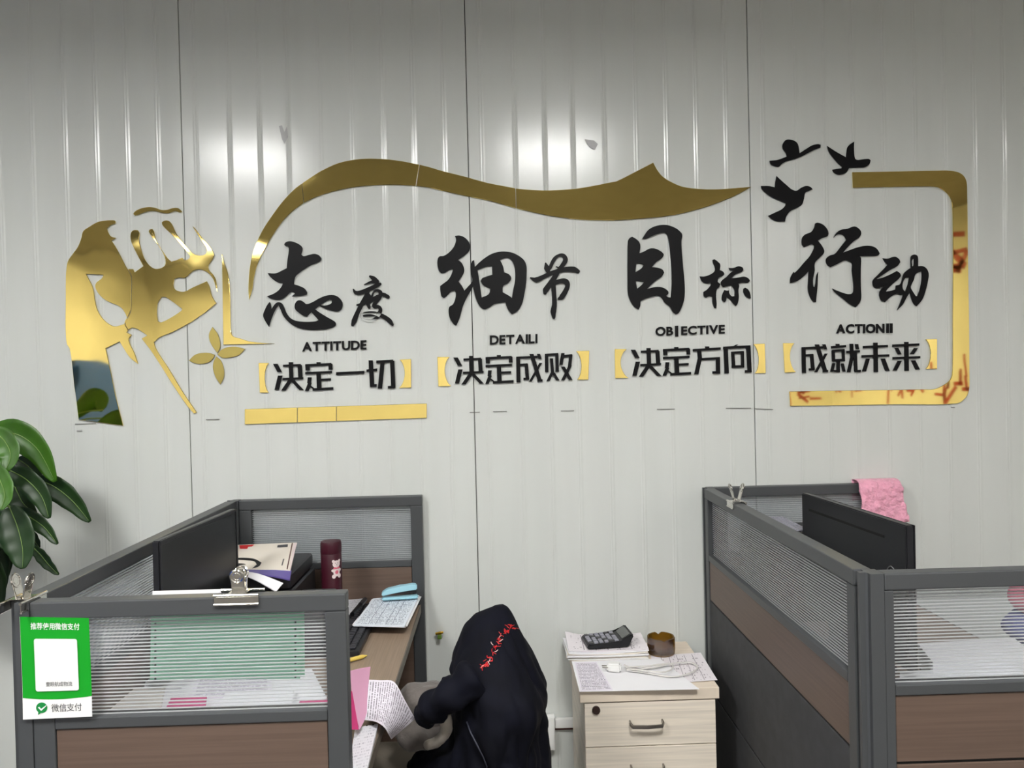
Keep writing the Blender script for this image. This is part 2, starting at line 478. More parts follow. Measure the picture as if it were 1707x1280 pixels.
fh = gA("905,880 945,885 1085,985 1080,1000 1000,1055 900,1105 870,1095 860,1010 870,930")
obj('finger_piece', decal(NB(), [fing, fh], .003, .0007), M_gold, hand)
obj('knuckle_piece', decal(NB(), [gA("650,140 665,120 710,95 780,80 840,85 900,105 950,105 1000,90 1050,90 1085,120 1070,128 1020,115 960,135 900,130 840,115 770,120 700,145 665,155")], .003, .0007), M_gold, hand)

obj('corner_spike_decal', decal(NB(), [[(370, 424), (372.2, 574.5), (457.5, 572.7), (418.7, 569.5), (400, 564), (388, 560), (384.5, 551), (384, 536), (383, 489), (380, 457), (373.5, 438)]], .003, .0007), M_gold,
    label='gold L-shaped spike decal between the fist and the black lettering', cat='wall decal')
fl = thing('flower_decal', 'four-petalled gold flower decal below the fist', 'wall decal', tuple(ay(362, 640, 0)))
for s in ("1400,312 1360,260 1330,200 1325,140 1355,80 1400,140 1420,200 1422,265", "1398,325 1430,285 1490,260 1560,255 1645,275 1590,330 1520,350 1450,355",
          "1388,342 1430,380 1455,450 1455,530 1425,590 1385,530 1360,450 1365,390", "1376,327 1320,310 1250,312 1195,330 1145,378 1190,400 1250,408 1320,395 1365,355"):
    obj('petal', decal(NB(), [gB(s)], .003, .0007), M_gold3, fl)

sw = thing('swoosh_decal', 'long gold mirrored wave ribbon above the black characters', 'wall decal', tuple(ay(800, 500, 0)))
def gC(s): return crop(s, 400, 240, A)
def gD(s): return crop(s, 700, 240, A)
def gE(s): return crop(s, 1000, 240, A)
ups = [crop("75,1280 85,1120 110,980 150,870 210,750 290,630 380,510 480,405 548,352", 400, 240, A),
       gC("552,350 640,290 720,240 860,175 980,145 1120,130 1300,135 1450,155 1593,183"),
       gC("1599,184 1700,210") + gD("200,240 400,290 600,345 780,380 848,394"),
       gD("855,395 950,405 1100,412 1250,408 1400,395 1550,370 1700,340") + gE("150,330 320,245 475,165 510,230 560,290 640,340 740,380 900,400 1050,402 1200,392 1350,380")]
los = [[(415, 500)] + gC("110,1280 120,1200 150,1080 200,970 260,860 330,750 400,660 480,585 563,523"),
       gC("568,521 700,460 850,415 1000,385 1200,365 1400,362 1562,371"),
       gC("1568,372 1700,390") + gD("200,415 400,460 600,500 853,570"),
       gD("859,570 1000,605 1200,645 1450,672 1700,678") + gE("200,675 400,660 600,640 800,600 1000,540 1200,460")]
for u, l in zip(ups, los): obj('ribbon_segment', decal(NB(), [u + l[::-1]], .003, .0007), M_gold, sw)

obj('gold_frame_decal', decal(NB(), [[(1421, 286.9), (1498, 285.5), (1560, 284.4), (1581, 284.2), (1597, 286.7), (1606.7, 293), (1611.5, 303), (1612.6, 321), (1614, 440), (1615.7, 540), (1616.2, 620), (1616, 647), (1611, 661.5), (1595, 672.5), (1500, 674), (1400, 675.5), (1317.5, 676.8), (1316, 652.5), (1400, 651), (1540, 649), (1557, 648.6), (1573, 642), (1585, 631.6), (1588.3, 615.7), (1588.6, 540), (1589, 440), (1588, 345), (1584, 329), (1575.7, 319), (1563, 311.8), (1540.6, 310.6), (1480, 311.5), (1422, 312.8)]], .003, .0007), M_gold2,
    label='gold bracket-shaped frame strip wrapping the right end of the lettering', cat='wall decal')
bs = thing('gold_bar_decal', 'gold mirrored bar decal under the left lettering', 'wall decal', tuple(ay(560, 705, 0)))
for a, b in ((0, .287), (.29, .502), (.505, 1)):
    T = lambda t, bt: (408 + 303.3 * t, (681.9 - 9.4 * t) if not bt else (707.2 - 10.6 * t))
    obj('bar_segment', decal(NB(), [[T(a, 0), T(b, 0), T(b, 1), T(a, 1)]], .003, .0007, smooth=False), M_gold, bs)


def bracket(TL, TR, mid, BR, BL, lab):
    pts = [TL, TR]
    for k in range(1, 12):      # inner arc through mid
        t = k / 12; q = 4 * t * (1 - t)
        bx = TR[0] + (BR[0] - TR[0]) * t; by = TR[1] + (BR[1] - TR[1]) * t
        pts.append((bx + (mid[0] - (TR[0] + BR[0]) / 2) * math.sqrt(q) * (.4 + .6 * math.sqrt(q)), by))
    pts += [BR, BL]
    obj('bracket_decal', decal(NB(), [pts], .003, .0006, smooth=False), M_gold2, label=lab, cat='wall decal', group='gold brackets round the black phrases')


for ph, Lb, Rb in (('leftmost', ((431, 605), (448, 605), (441, 629), (448, 654.5), (433, 654.5)), ((685, 598.4), (666, 599.4), (674.6, 622), (665, 646.6), (685.3, 646))),
                   ('second', ((729, 595), (749.5, 595), (741.3, 620.5), (752, 643.4), (730.7, 644)), ((982.4, 584.4), (960.3, 585.2), (969.3, 610.6), (962, 632.8), (980.8, 632.8))),
                   ('third', ((1024.8, 581.7), (1045, 581.7), (1034.6, 607), (1047.7, 630), (1025.6, 630.4)), ((1275, 572.6), (1256, 573.5), (1265, 595.6), (1258.5, 622.2), (1276.5, 621.9))),
                   ('rightmost', ((1305.6, 571.8), (1324.4, 571.8), (1317, 595.6), (1327, 620.2), (1308.4, 621)), ((1562.3, 564.8), (1543.4, 565.3), (1551.6, 590.7), (1543.4, 615), (1562.3, 614.5)))):
    bracket(*Lb, 'gold opening bracket before the %s black phrase' % ph)
    bracket(*Rb, 'gold closing bracket after the %s black phrase' % ph)

# birds
def gF(s): return crop(s, 1240, 220, .1406)
for s, lab in (("305,340 400,330 510,290 500,250 465,200 460,150 490,100 520,88 580,95 630,125 650,170 662,250 740,200 810,158 880,143 912,152 910,185 850,205 760,250 680,292 590,325 500,350 450,380 415,412 360,402 320,380", 'black bird decal, upper left of the three, with one rounded wing'),
               ("990,165 1090,230 1215,300 1220,240 1230,180 1260,145 1310,112 1308,200 1318,310 1345,330 1400,325 1480,318 1505,335 1490,380 1440,415 1380,420 1250,425 1215,480 1170,500 1120,505 1070,480 1050,445 1110,435 1160,430 1165,410 1120,370 1050,290 1010,230", 'black bird decal nearest the gold frame end, both wings up'),
               ("205,640 300,640 370,655 375,590 388,520 430,560 520,640 570,680 625,695 680,660 740,638 790,650 818,678 770,700 730,720 715,790 690,860 630,900 550,940 505,1000 490,1060 400,1060 340,1035 290,992 380,950 450,915 490,875 500,845 440,820 330,770 260,720 215,675", 'black dove decal, lowest and largest of the three birds')):
    obj('bird_decal', decal(NB(), [gF(s)], .003, .0004), M_black, label=lab, cat='wall decal', group='black bird decals')


# ------------------------------------------------------------------ calligraphy
def K(s, x0, y0, k): return [crop(t, x0, y0, k) for t in s.split('|')]
def callig(name, pieces, lab):
    bm = NB()
    for loops in pieces: decal(bm, loops, .004, .0004)
    obj(name, bm, M_black, label=lab, cat='lettering', group='black brush characters')


c1 = (430, 390, .1406); c2 = (720, 370, .15231); c3 = (1030, 360, .1406); c4 = (1310, 360, .14646)
callig('brush_character', [K("310,125 325,100 370,85 430,95 500,130 525,165 520,210 510,240 540,262 610,245 670,235 720,250 748,285 745,310 710,335 620,370 540,420 480,465 445,500 430,550 425,595 490,615 550,645 580,690 575,720 520,730 400,740 440,705 400,685 370,700 330,740 280,772 220,780 150,765 105,738 180,710 240,670 280,620 295,582 240,575 180,540 130,490 115,462 210,465 290,430 340,405 350,300 365,200 362,160 350,143 330,145", *c1),
    K("138,805 150,830 160,890 200,830 235,808 280,820 310,870 340,940 390,1000 460,1030 560,1040 680,1035 715,1020 690,990 630,925 600,955 580,980 540,970 480,930 440,890 435,840 460,795 500,785 540,805 575,830 640,810 730,760 810,730 890,723 950,745 995,800 1003,850 985,895 940,918 880,910 790,885 725,850 675,890 730,930 820,985 900,1030 922,1055 915,1090 850,1120 740,1135 620,1137 500,1120 410,1080 350,1030 300,970 265,890 240,840 215,880 175,960 150,1030 130,1100 85,1030 60,965 80,900 110,840|740,838 800,800 850,775 875,790 870,820 830,840 780,848", *c1)],
    'large black brush character, leftmost, right of the gold flower')
S1 = ["1330,503,25 1370,528,50 1405,565,55", "1260,600,8 1330,572,24 1400,558,45", "1130,655,12 1160,695,40 1220,692,45 1330,648,45 1420,602,45 1447,592,30",
      "1310,670,30 1280,740,45 1230,830,45 1180,930,45 1140,1030,55 1122,1075,34", "1175,842,18 1240,830,40 1290,795,30", "1300,700,25 1320,750,45 1300,810,35 1318,870,32",
      "1350,745,22 1370,690,18 1405,668,25 1450,690,42 1440,750,42 1400,800,40 1372,850,40", "1450,705,30 1500,722,40 1540,745,40", "1310,820,28 1360,775,38 1420,735,30",
      "1380,862,38 1430,862,34 1452,900,38 1430,950,42 1400,1000,34 1340,1022,30 1270,1012,28 1232,982,28 1234,952,24 1290,936,28 1370,936,34 1430,955,42 1500,985,45 1560,1030,48 1595,1075,28"]
def stroke_char(strokes, x0, y0, k, lab):
    bm = NB()
    for i, s in enumerate(strokes):
        pts = [(x0 + p[0] * k, y0 + p[1] * k, p[2] * k * 1.14) for p in parse(s)]
        decal(bm, [ribbon(pts)], .004 - i * .00002, 0, smooth=False)
    obj('brush_character', bm, M_black, label=lab, cat='lettering', group='black brush characters')


stroke_char(S1, *c1, 'small black brush character up and right of the word ATTITUDE')
callig('brush_character', [K("250,152 300,147 360,170 405,220 418,270 405,320 350,370 285,415 320,440 350,500 353,540 330,590 290,650 330,700 355,750 400,700 440,650 430,560 425,480 440,430 460,415 465,450 470,490 510,450 570,400 640,355 720,328 800,323 880,335 960,375 1010,420 1035,480 1038,560 1030,680 1010,800 985,900 940,970 875,1010 840,970 815,920 805,880 750,885 680,900 620,940 570,955 530,930 490,860 465,780 450,705 420,760 380,830 340,920 320,990 300,1060 265,1135 240,1120 200,1060 183,990 190,930 230,900 255,840 262,780 250,750 210,760 170,800 130,832 105,810 92,750 90,700 130,670 180,630 210,580 230,520 215,515 180,530 140,555 100,560 75,530 60,460 65,400 85,375 130,370 190,330 240,270 262,210 262,180|500,525 590,490 658,480 662,575 600,595 550,615 533,645 560,690 640,730 620,790 545,825 532,740 515,620|745,415 800,392 850,400 890,450 910,530 910,640 890,740 875,830 850,810 775,768 780,700 830,670 865,630 865,600 840,570 790,550 780,490", *c2)],
    'large black brush character up and left of the word DETAILI')
stroke_char(["1245,452,16 1258,500,55 1275,548,40", "1290,505,35 1340,405,35 1390,364,24 1440,368,38 1462,412,46 1432,470,42 1392,520,38 1370,560,38", "1360,487,8 1385,500,14",
             "1080,610,12 1140,632,52 1220,600,42 1330,550,38 1450,520,46 1555,520,56 1600,540,38", "1390,525,40 1340,610,50 1290,680,50 1245,745,56 1237,775,34",
             "1310,682,36 1400,648,44 1465,652,55 1485,695,44 1460,760,48 1420,820,52 1390,838,24", "1330,680,46 1338,800,42 1342,900,46 1330,980,56 1335,1045,30"], *c2, 'small black brush character up and right of the word DETAILI')
callig('brush_character', [K("120,300 140,260 170,245 215,270 255,310 268,360 258,440 310,420 370,388 420,382 480,400 540,445 540,475 510,510 450,550 405,605 470,612 530,635 550,670 520,720 460,760 390,820 345,865 420,845 490,840 550,855 595,890 600,920 575,945 590,960 628,965 640,800 635,600 620,420 605,300 585,230 550,198 480,210 400,240 340,268 290,268 320,220 360,165 430,125 520,105 600,110 690,145 750,195 765,230 755,300 760,420 775,600 790,760 795,900 785,1000 755,1090 720,1150 690,1167 655,1140 620,1080 560,1030 520,970 480,945 410,955 330,980 270,1010 265,1070 245,1110 200,1080 150,1010 120,920 115,780 115,500|220,562 290,570 305,585 280,620 208,665|212,770 310,780 290,810 230,860", *c3)],
    'large black box-shaped brush character under the gold wave tip, above OBIECTIVE')
callig('brush_character', [K("1125,520 1145,513 1185,540 1215,575 1210,640 1250,660 1265,690 1235,715 1195,735 1185,780 1215,805 1205,840 1175,870 1165,950 1172,1040 1168,1095 1145,1090 1125,1030 1120,960 1090,950 1045,970 1020,950 1015,900 1060,870 1100,820 1105,790 1050,800 1000,775 970,715 1030,715 1100,690 1150,650 1150,600 1130,555", *c3),
    K("1315,615 1370,615 1430,595 1480,610 1490,640 1465,665 1400,690 1340,740 1420,730 1500,718 1550,740 1568,770 1540,792 1480,790 1430,800 1440,830 1430,880 1435,970 1420,1040 1400,1068 1370,1040 1340,1000 1290,960 1285,1000 1265,1022 1235,990 1240,930 1265,875 1290,885 1320,880 1320,910 1350,950 1385,950 1385,880 1350,825 1300,830 1250,845 1225,810 1230,770 1290,720 1340,670 1370,650 1330,640", *c3),
    K("1490,860 1510,848 1545,870 1570,920 1578,975 1560,978 1520,950 1490,900", *c3)], 'small black brush character up and right of the word OBIECTIVE')
callig('brush_character', [K("335,85 360,75 420,95 470,145 487,195 475,230 420,250 365,280 400,320 435,380 435,420 390,470 340,520 328,560 330,620 312,720 315,800 330,810 340,760 350,680 370,635 365,700 362,800 350,920 345,980 320,978 280,920 255,840 258,720 262,625 200,690 130,740 50,763 55,700 90,635 100,650 150,600 210,530 280,450 320,370 325,335 300,320 260,335 210,355 185,320 188,250 220,210 290,180 325,130", *c4),
    K("545,245 580,190 630,155 700,145 780,118 835,145 860,190 840,240 770,290 700,360 655,415 720,390 820,355 910,338 990,345 1040,375 1070,425 1050,450 980,455 840,455 858,480 855,600 855,800 860,930 840,990 795,1037 740,1010 640,930 560,865 530,825 600,855 690,885 745,885 770,860 770,750 755,620 755,540 720,515 670,505 600,540 510,583 470,550 460,490 500,450 560,430 620,360 690,270 660,220 610,205 580,215", *c4)],
    'large black brush character below the birds, above the word ACTIONII')
callig('brush_character', [K("1105,480 1160,485 1240,462 1290,490 1305,525 1270,570 1180,620 1090,680 1035,717 1100,702 1200,660 1265,625 1300,650 1313,680 1280,720 1220,770 1160,830 1140,860 1200,850 1250,835 1255,790 1305,775 1330,700 1350,650 1400,605 1425,590 1425,470 1445,443 1480,440 1505,465 1508,570 1560,570 1605,600 1628,660 1615,760 1590,860 1555,950 1490,1028 1460,1000 1430,930 1415,860 1380,920 1330,1010 1268,1070 1300,1000 1330,920 1335,890 1310,900 1270,885 1210,910 1160,950 1130,980 1090,960 1068,910 1070,860 1120,795 1060,822 1015,815 993,780 995,730 1050,670 1120,600 1160,555 1130,520|1435,510 1450,485 1462,490 1458,560 1440,575|1345,730 1365,705 1405,700 1390,780 1360,860 1335,830 1330,780|1480,660 1550,628 1550,720 1530,830 1500,910 1480,910 1430,830 1425,800 1460,720", *c4)],
    'small black brush character up and right of the word ACTIONII')

# ------------------------------------------------------------------ block characters (stroke bars: x1,y1,x2,y2,width in crop units)
G = {
    'jue': "240,310,285,395,45 290,430,255,575,44 320,331,500,322,22 488,322,496,455,42 398,293,404,470,42 315,466,525,456,22 398,470,322,583,44 412,475,508,577,44",
    'ding': "680,285,681,312,42 545,319,810,306,26 567,310,570,370,42 800,300,803,362,38 545,398,815,385,24 680,396,688,560,45 690,465,805,460,24 590,440,584,500,38 592,495,560,578,36 585,520,640,562,24 620,563,830,552,26",
    'cheng': "876,306,881,564,40 858,313,1075,303,24 895,385,972,380,24 958,372,972,530,36 930,528,988,524,24 1012,273,1098,552,42 1083,272,1100,325,32 1106,366,1000,555,28 1072,546,1125,543,24",
    'bai': "1165,280,1168,460,34 1148,284,1285,276,24 1270,276,1274,455,34 1215,318,1226,460,32 1228,452,1180,550,32 1232,462,1280,542,34 1332,265,1312,385,34 1318,300,1425,287,26 1412,285,1400,400,34 1405,392,1330,543,34 1330,402,1412,540,38",
    'fang': "1030,288,1032,315,42 885,327,1168,310,25 948,322,958,420,42 958,405,920,572,42 968,418,1160,408,24 1140,405,1142,567,42 1085,553,1150,552,26",
    'xiang': "1335,270,1290,298,24 1218,292,1230,562,42 1195,303,1470,290,26 1450,290,1462,552,42 1415,543,1478,541,26 1290,345,1300,505,34 1275,354,1402,346,24 1388,343,1392,500,32 1280,494,1405,491,26",
    'jiu': "650,263,652,288,36 585,298,735,285,24 598,335,720,326,24 605,328,610,440,30 706,325,710,440,30 600,432,720,426,24 655,430,655,552,34 612,458,590,547,30 697,460,716,545,30 790,262,797,405,36 796,398,762,552,34 740,346,876,338,24 843,265,852,318,32 828,345,836,545,34 825,541,885,538,24 612,538,665,542,20",
    'wei': "908,296,1160,284,24 895,390,1175,380,24 1035,250,1040,550,42 958,412,920,542,38 1110,412,1157,537,42",
    'lai': "1208,281,1480,269,24 1349,243,1353,537,42 1248,303,1282,370,36 1447,305,1405,368,38 1210,409,1490,398,24 1282,435,1230,535,40 1418,430,1466,524,42",
    'yi': "855,335,1105,322,26", 'qie': "1162,216,1176,452,38 1125,309,1220,300,24 1160,442,1215,440,26 1212,231,1362,222,26 1353,220,1364,462,38 1315,456,1375,455,24 1268,226,1244,468,38"}
J1 = (400, 560, .18746); J2 = (720, 545, .16403); J3 = (1010, 530, .16403); J4 = (1290, 530, .16403)


def blockchar(key, x0, y0, k, parent, sx=0, sy=0):
    bm = NB()
    for i, s in enumerate(parse(G[key])):
        x1, y1, x2, y2, wd = s
        a = Vector((x0 + x1 * k + sx, y0 + y1 * k + sy)); b = Vector((x0 + x2 * k + sx, y0 + y2 * k + sy))
        d = (b - a); horizontal = abs(d.x) > abs(d.y) * 2
        if horizontal: q = Vector((0, wd * k / 2))
        else: q = Vector((wd * k / 2, 0))
        decal(bm, [[a - q, b - q, b + q, a + q]], .004 - i * .00002, 0, smooth=False)
    obj('character', bm, M_black, parent)


for lab, items, pos in (('black four-character block phrase below ATTITUDE', (('jue', J2, -300.7, 10.5), ('ding', J2, -300.7, 11.8), ('yi', J1, 0, 0), ('qie', J1, 0, 0)), (556, 650)),
                        ('black four-character block phrase below DETAILI', (('jue', J2, 0, 0), ('ding', J2, 0, 0), ('cheng', J2, 0, 0), ('bai', J2, 0, 0)), (856, 640)),
                        ('black four-character block phrase below OBIECTIVE', (('jue', J2, 296, -13), ('ding', J2, 296, -13.5), ('fang', J3, 0, 0), ('xiang', J3, 0, 0)), (1153, 628)),
                        ('black four-character block phrase below ACTIONII', (('cheng', J2, 476.1, -15.8), ('jiu', J4, 0, 0), ('wei', J4, 0, 0), ('lai', J4, 0, 0)), (1435, 620))):
    t = thing('phrase_lettering', lab, 'lettering', tuple(ay(*pos, 0)), 'black block phrases')
    for key, J, sx, sy in items: blockchar(key, *J, t, sx, sy)

# ------------------------------------------------------------------ text helper (built-in font)
def glyphs(text, bold=.0, gap=.055):
    """-> list of (bmesh-free) (verts2d, faces) per character with layout x offset, and total bbox"""
    out = []; xcur = 0
    for ch in text:
        c = bpy.data.curves.new('t', 'FONT'); c.body = ch; c.offset = bold; c.resolution_u = 4
        o = bpy.data.objects.new('t', c); COL.objects.link(o); bpy.context.view_layer.update()
        me = bpy.data.meshes.new_from_object(o.evaluated_get(bpy.context.evaluated_depsgraph_get()))
        v = [(p.co.x, p.co.y) for p in me.vertices]; f = [tuple(p.vertices) for p in me.polygons]
        bpy.data.objects.remove(o); bpy.data.curves.remove(c); bpy.data.meshes.remove(me)
        if not v: xcur += .3; continue
        x0 = min(p[0] for p in v); x1 = max(p[0] for p in v)
        v = [(p[0] - x0 + xcur, p[1]) for p in v]; out.append((v, f)); xcur += (x1 - x0) + gap
    W = xcur - gap; y0 = min(p[1] for v, f in out for p in v); y1 = max(p[1] for v, f in out for p in v)
    return out, W, y0, y1


def glyph_mesh(bm, v, f, fn, d):
    """fn(u,v)->world Vector, d = extrusion vector (towards the viewer)"""
    P = [bm.verts.new(fn(*p)) for p in v]; fs = []
    for t in f:
        try: fs.append(bm.faces.new([P[i] for i in t]))
        except ValueError: pass
    r = bmesh.ops.extrude_face_region(bm, geom=fs)
    bmesh.ops.translate(bm, verts=[g for g in r['geom'] if isinstance(g, bmesh.types.BMVert)], vec=d)


def wall_word(segs, lab):
    x0, yb0, x1, yb1 = segs[0][1], segs[0][2], segs[-1][4], segs[-1][5]
    t = thing('word_lettering', lab, 'lettering', tuple(ay((x0 + x1) / 2, yb0, 0)), 'small black English words')
    for word, x0, yb0, yt0, x1, yb1, yt1 in segs:
        gl, W, a, b = glyphs(word, .034)
        for v, f in gl:
            bm = NB()
            def fn(u, vv):
                s_ = u / W; q = (vv - a) / (b - a)
                return ay(x0 + (x1 - x0) * s_, (yb0 + (yb1 - yb0) * s_) * (1 - q) + (yt0 + (yt1 - yt0) * s_) * q, WALLF)
            glyph_mesh(bm, v, f, fn, Vector((0, -.003, 0)))
            obj('letter', bm, M_black, t)
    return t


wall_word([('ATTITUDE', 504, 586, 570.5, 611, 582.5, 567)], 'small black word ATTITUDE above the leftmost gold brackets')
wall_word([('DETAILI', 816.5, 574.5, 559, 896, 572, 556.5)], 'small black word DETAILI above the second pair of gold brackets')
ob = wall_word([('OB', 1092.5, 560, 545, 1122, 559.2, 544.3), ('ECTIVE', 1135.5, 558.7, 543.8, 1208, 556, 541.2)], 'small black word OBIECTIVE above the third pair of gold brackets')
bm = NB(); decal(bm, [[(1125.3, 543), (1130.7, 542.8), (1131, 560.8), (1125.6, 561)]], .0035, 0, smooth=False)
obj('letter', bm, M_black, ob, label='extra-thick bar used as the letter I')
wall_word([('ACTION', 1393.5, 556, 540.5, 1474, 555.3, 539.4), ('II', 1477, 555.3, 539.2, 1487.5, 555, 539)], 'small black word ACTIONII above the rightmost gold brackets')

# marks on the wall
mk = thing('installer_pencil_marks', 'faint dashed pencil guide line on the wall under the lettering', 'pencil marks', tuple(ay(900, 690, 0)))
for a, b, c, d in ((343, 699.3, 366, 698.8), (783, 687.3, 800, 687), (822, 686, 845, 685.5), (935, 685, 957, 684.6), (1095, 682, 1125, 681.8), (1210, 680.5, 1252, 680.2), (1258, 681, 1289, 682.5), (125, 707, 160, 705.5), (1581, 674, 1588, 673), (1585, 679, 1592, 679)):
    bm = NB(); decal(bm, [[(a, b - .5), (c, d - .5), (c, d + .5), (a, b + .5)]], .0004, 0, smooth=False); obj('dash', bm, M_mark, mk)
sf = thing('torn_film_scraps', 'torn scraps of protective film left on the wall near the lamp glare', 'film scraps', tuple(ay(730, 250, 0)))
for s in ("465,210 470,209 474,220 478,211 480,228 474,240 470,232", "975,232 990,234 997,240 992,249 984,246 979,240", "128,717 137,716 137,719 128,719"):
    bm = NB(); decal(bm, [parse(s)], .0005, 0, smooth=False); obj('scrap', bm, M_scuff, sf)

# ------------------------------------------------------------------ desk screens
PITCH = .0062
def ribbed(parent, ax, a0, a1, c0, c1, z0, z1):
    """translucent ribbed sheet between a0..a1 along axis ax ('x' or 'y'), thickness c0..c1"""
    n = int((z1 - z0) / PITCH); st = (z1 - z0) / n; prof = []
    cm, h = (c0 + c1) / 2, .0014
    for i in range(n):
        for k, bmp in ((0, 0), (.2, .0007), (.5, .0011), (.8, .0007)): prof.append((z0 + (i + k) * st, bmp))
    prof.append((z1, 0))
    bm = NB()
    def P(a, c, z): return (a, c, z) if ax == 'x' else (c, a, z)
    for s in (-1, 1):
        A_ = [bm.verts.new(P(a0, cm + s * (h + b), z)) for z, b in prof]; B_ = [bm.verts.new(P(a1, cm + s * (h + b), z)) for z, b in prof]
        for i in range(len(prof) - 1): bm.faces.new((A_[i], B_[i], B_[i + 1], A_[i + 1]))
    sh = obj('ribbed_sheet', bm, M_ribsheet, parent, smooth=True)
    bm = NB()
    for i in range(n + 1):
        z = z0 + i * st
        if ax == 'x': box(bm, a0, a1, cm - h * .95, cm + h * .95, z - .00085, z + .00085)
        else: box(bm, cm - h * .95, cm + h * .95, a0, a1, z - .00085, z + .00085)
    o = obj('ribs', bm, M_web, sh); o['kind'] = 'stuff'


def screen_wing(root, ax, a0, a1, c0, c1, pw0=.038, pw1=.038, lowseam=(.737, .436)):
    """one framed wing: rails, stiles, ribbed window, laminate band, lower boards"""
    TP = 1.1
    def B(bm, p, q, r, s, z0, z1, bev=0):
        return box(bm, p, q, r, s, z0, z1, bev) if ax == 'x' else box(bm, r, s, p, q, z0, z1, bev)
    t = (c1 - c0)
    bm = NB(); B(bm, a0, a1, c0, c1, TP - .032, TP, .003); obj('top_rail', bm, M_frame, root, label=None)
    for p, q in ((a0, a0 + pw0), (a1 - pw1, a1)): bm = NB(); B(bm, p, q, c0 + .001, c1 - .001, .02, TP - .0325, .002); obj('stile', bm, M_frame, root)
    i0, i1 = a0 + pw0 + .0005, a1 - pw1 - .0005
    bm = NB(); B(bm, i0, i1, c0 + .001, c1 - .001, .868, .888, .002); obj('middle_rail', bm, M_frame, root)
    ribbed(root, ax, i0, i1, c0 + t * .32, c1 - t * .32, .8885, TP - .0325)
    g = .004
    zs = [.867] + list(lowseam) + [.06]
    for k in range(3):
        bm = NB(); B(bm, i0 + .001, i1 - .001, c0 + .004, c1 - .004, zs[k + 1] + g, zs[k] - (.001 if k == 0 else g * .5), .0015)
        obj('laminate_board' if k == 0 else 'lower_board', bm, M_wood if (k == 0 or ax == 'x') else M_lower, root)
    bm = NB(); B(bm, i0, i1, c0 + .008, c1 - .008, .03, .866); obj('core_board', bm, M_gap, root)
    bm = NB(); B(bm, i0, i1, c0 + .001, c1 - .001, .0, .058, .002); obj('bottom_rail', bm, M_frame, root)


def desk_screen(lab, xs0, xs1, xe, yf0, yf1, side, xeb):
    root = thing('desk_screen', lab, 'partition', ((xs0 + xs1) / 2, -.6, 0), 'grey framed desk screens')
    screen_wing(root, 'y', yf1 + .006, -.042, xs0, xs1, .034, .034)
    screen_wing(root, 'x', xs1 + .006, xe, yf0, yf1, .038 if side == 'L' else .018)
    screen_wing(root, 'x', xs1 + .006, xeb, -.036, -.005)
    # rounded corner posts
    for yc0, yc1 in ((yf0, yf1 + .005), (-.041, -.005)):
        bm = NB(); box(bm, xs0, xs1 + .005, yc0, yc1, 0, 1.1)
        es = [e for e in bm.edges if abs(e.verts[0].co.z - e.verts[1].co.z) > .5 and e.verts[0].co.x < xs0 + .001]
        bmesh.ops.bevel(bm, geom=es, offset=.014, segments=5, affect='EDGES')
        obj('corner_post', bm, M_frame, root, smooth='auto')
    return root


desk_screen('grey framed desk screen at the left, with the green payment sign', -.892, -.857, -.283, -1.168, -1.136, 'L', -.2525)
desk_screen('grey framed desk screen at the right, with the pink cloth over its back', .681, .716, 1.335, -1.143, -1.111, 'R', 1.335)


def desk(lab, x0, x1, y0, y1, Z=.742):
    t = thing('desk', lab, 'desk', ((x0 + x1) / 2, (y0 + y1) / 2, 0))
    obj('desktop', box(NB(), x0, x1, y0, y1, Z - .025, Z, .0015), M_desk, t)
    obj('edge_band', box(NB(), x1 + .0002, x1 + .003, y0, y1, Z - .0255, Z + .0003), M_deskedge, t)
    for y in (y0 + .05, y1 - .08): obj('leg', box(NB(), x0 + .03, x0 + .07, y, y + .04, 0, Z - .026, .002), M_frame, t)
    obj('side_board', box(NB(), x1 - .12, x1 - .1, y0 + .02, y0 + .04, 0, Z - .026), M_frame, t)
    obj('crossbar', box(NB(), x0 + .03, x1 - .12, y1 - .075, y1 - .045, Z - .08, Z - .04), M_frame, t)
    return t


DZ = .742
desk('brown desk inside the left screen', -.853, -.266, -1.13, -.04)
desk('brown desk inside the right screen, mostly hidden by it', .72, 1.3, -1.105, -.04)


# ------------------------------------------------------------------ paper helper: grid patch of world points with uv
def patch(bm, rows, th=.0006):
    uv = bm.loops.layers.uv.verify(); R_, C_ = len(rows), len(rows[0])
    V = [[bm.verts.new(p) for p in r] for r in rows]; fs = []
    for i in range(R_ - 1):
        for j in range(C_ - 1):
            f = bm.faces.new((V[i][j], V[i][j + 1], V[i + 1][j + 1], V[i + 1][j])); fs.append(f)
            for lp, (a, b) in zip(f.loops, ((i, j), (i, j + 1), (i + 1, j + 1), (i + 1, j))): lp[uv].uv = (b / (C_ - 1), 1 - a / (R_ - 1))
    bm.normal_update()
    if th: bmesh.ops.solidify(bm, geom=fs, thickness=th)
    return bm


def dens(rows, n=4):
    """smooth bicubic-ish densify of a coarse grid"""
    def cr(l):
        o = []
        for i in range(len(l) - 1):
            p0, p1, p2, p3 = l[max(i - 1, 0)], l[i], l[i + 1], l[min(i + 2, len(l) - 1)]
            for k in range(n):
                t = k / n
                o.append(.5 * ((2 * p1) + (p2 - p0) * t + (2 * p0 - 5 * p1 + 4 * p2 - p3) * t * t + (3 * p1 - p0 - 3 * p2 + p3) * t ** 3))
        return o + [l[-1]]
    rows = [cr([Vector(p) for p in r]) for r in rows]
    cols = [cr([r[j] for r in rows]) for j in range(len(rows[0]))]
    return [[cols[j][i] for j in range(len(cols))] for i in range(len(cols[0]))]


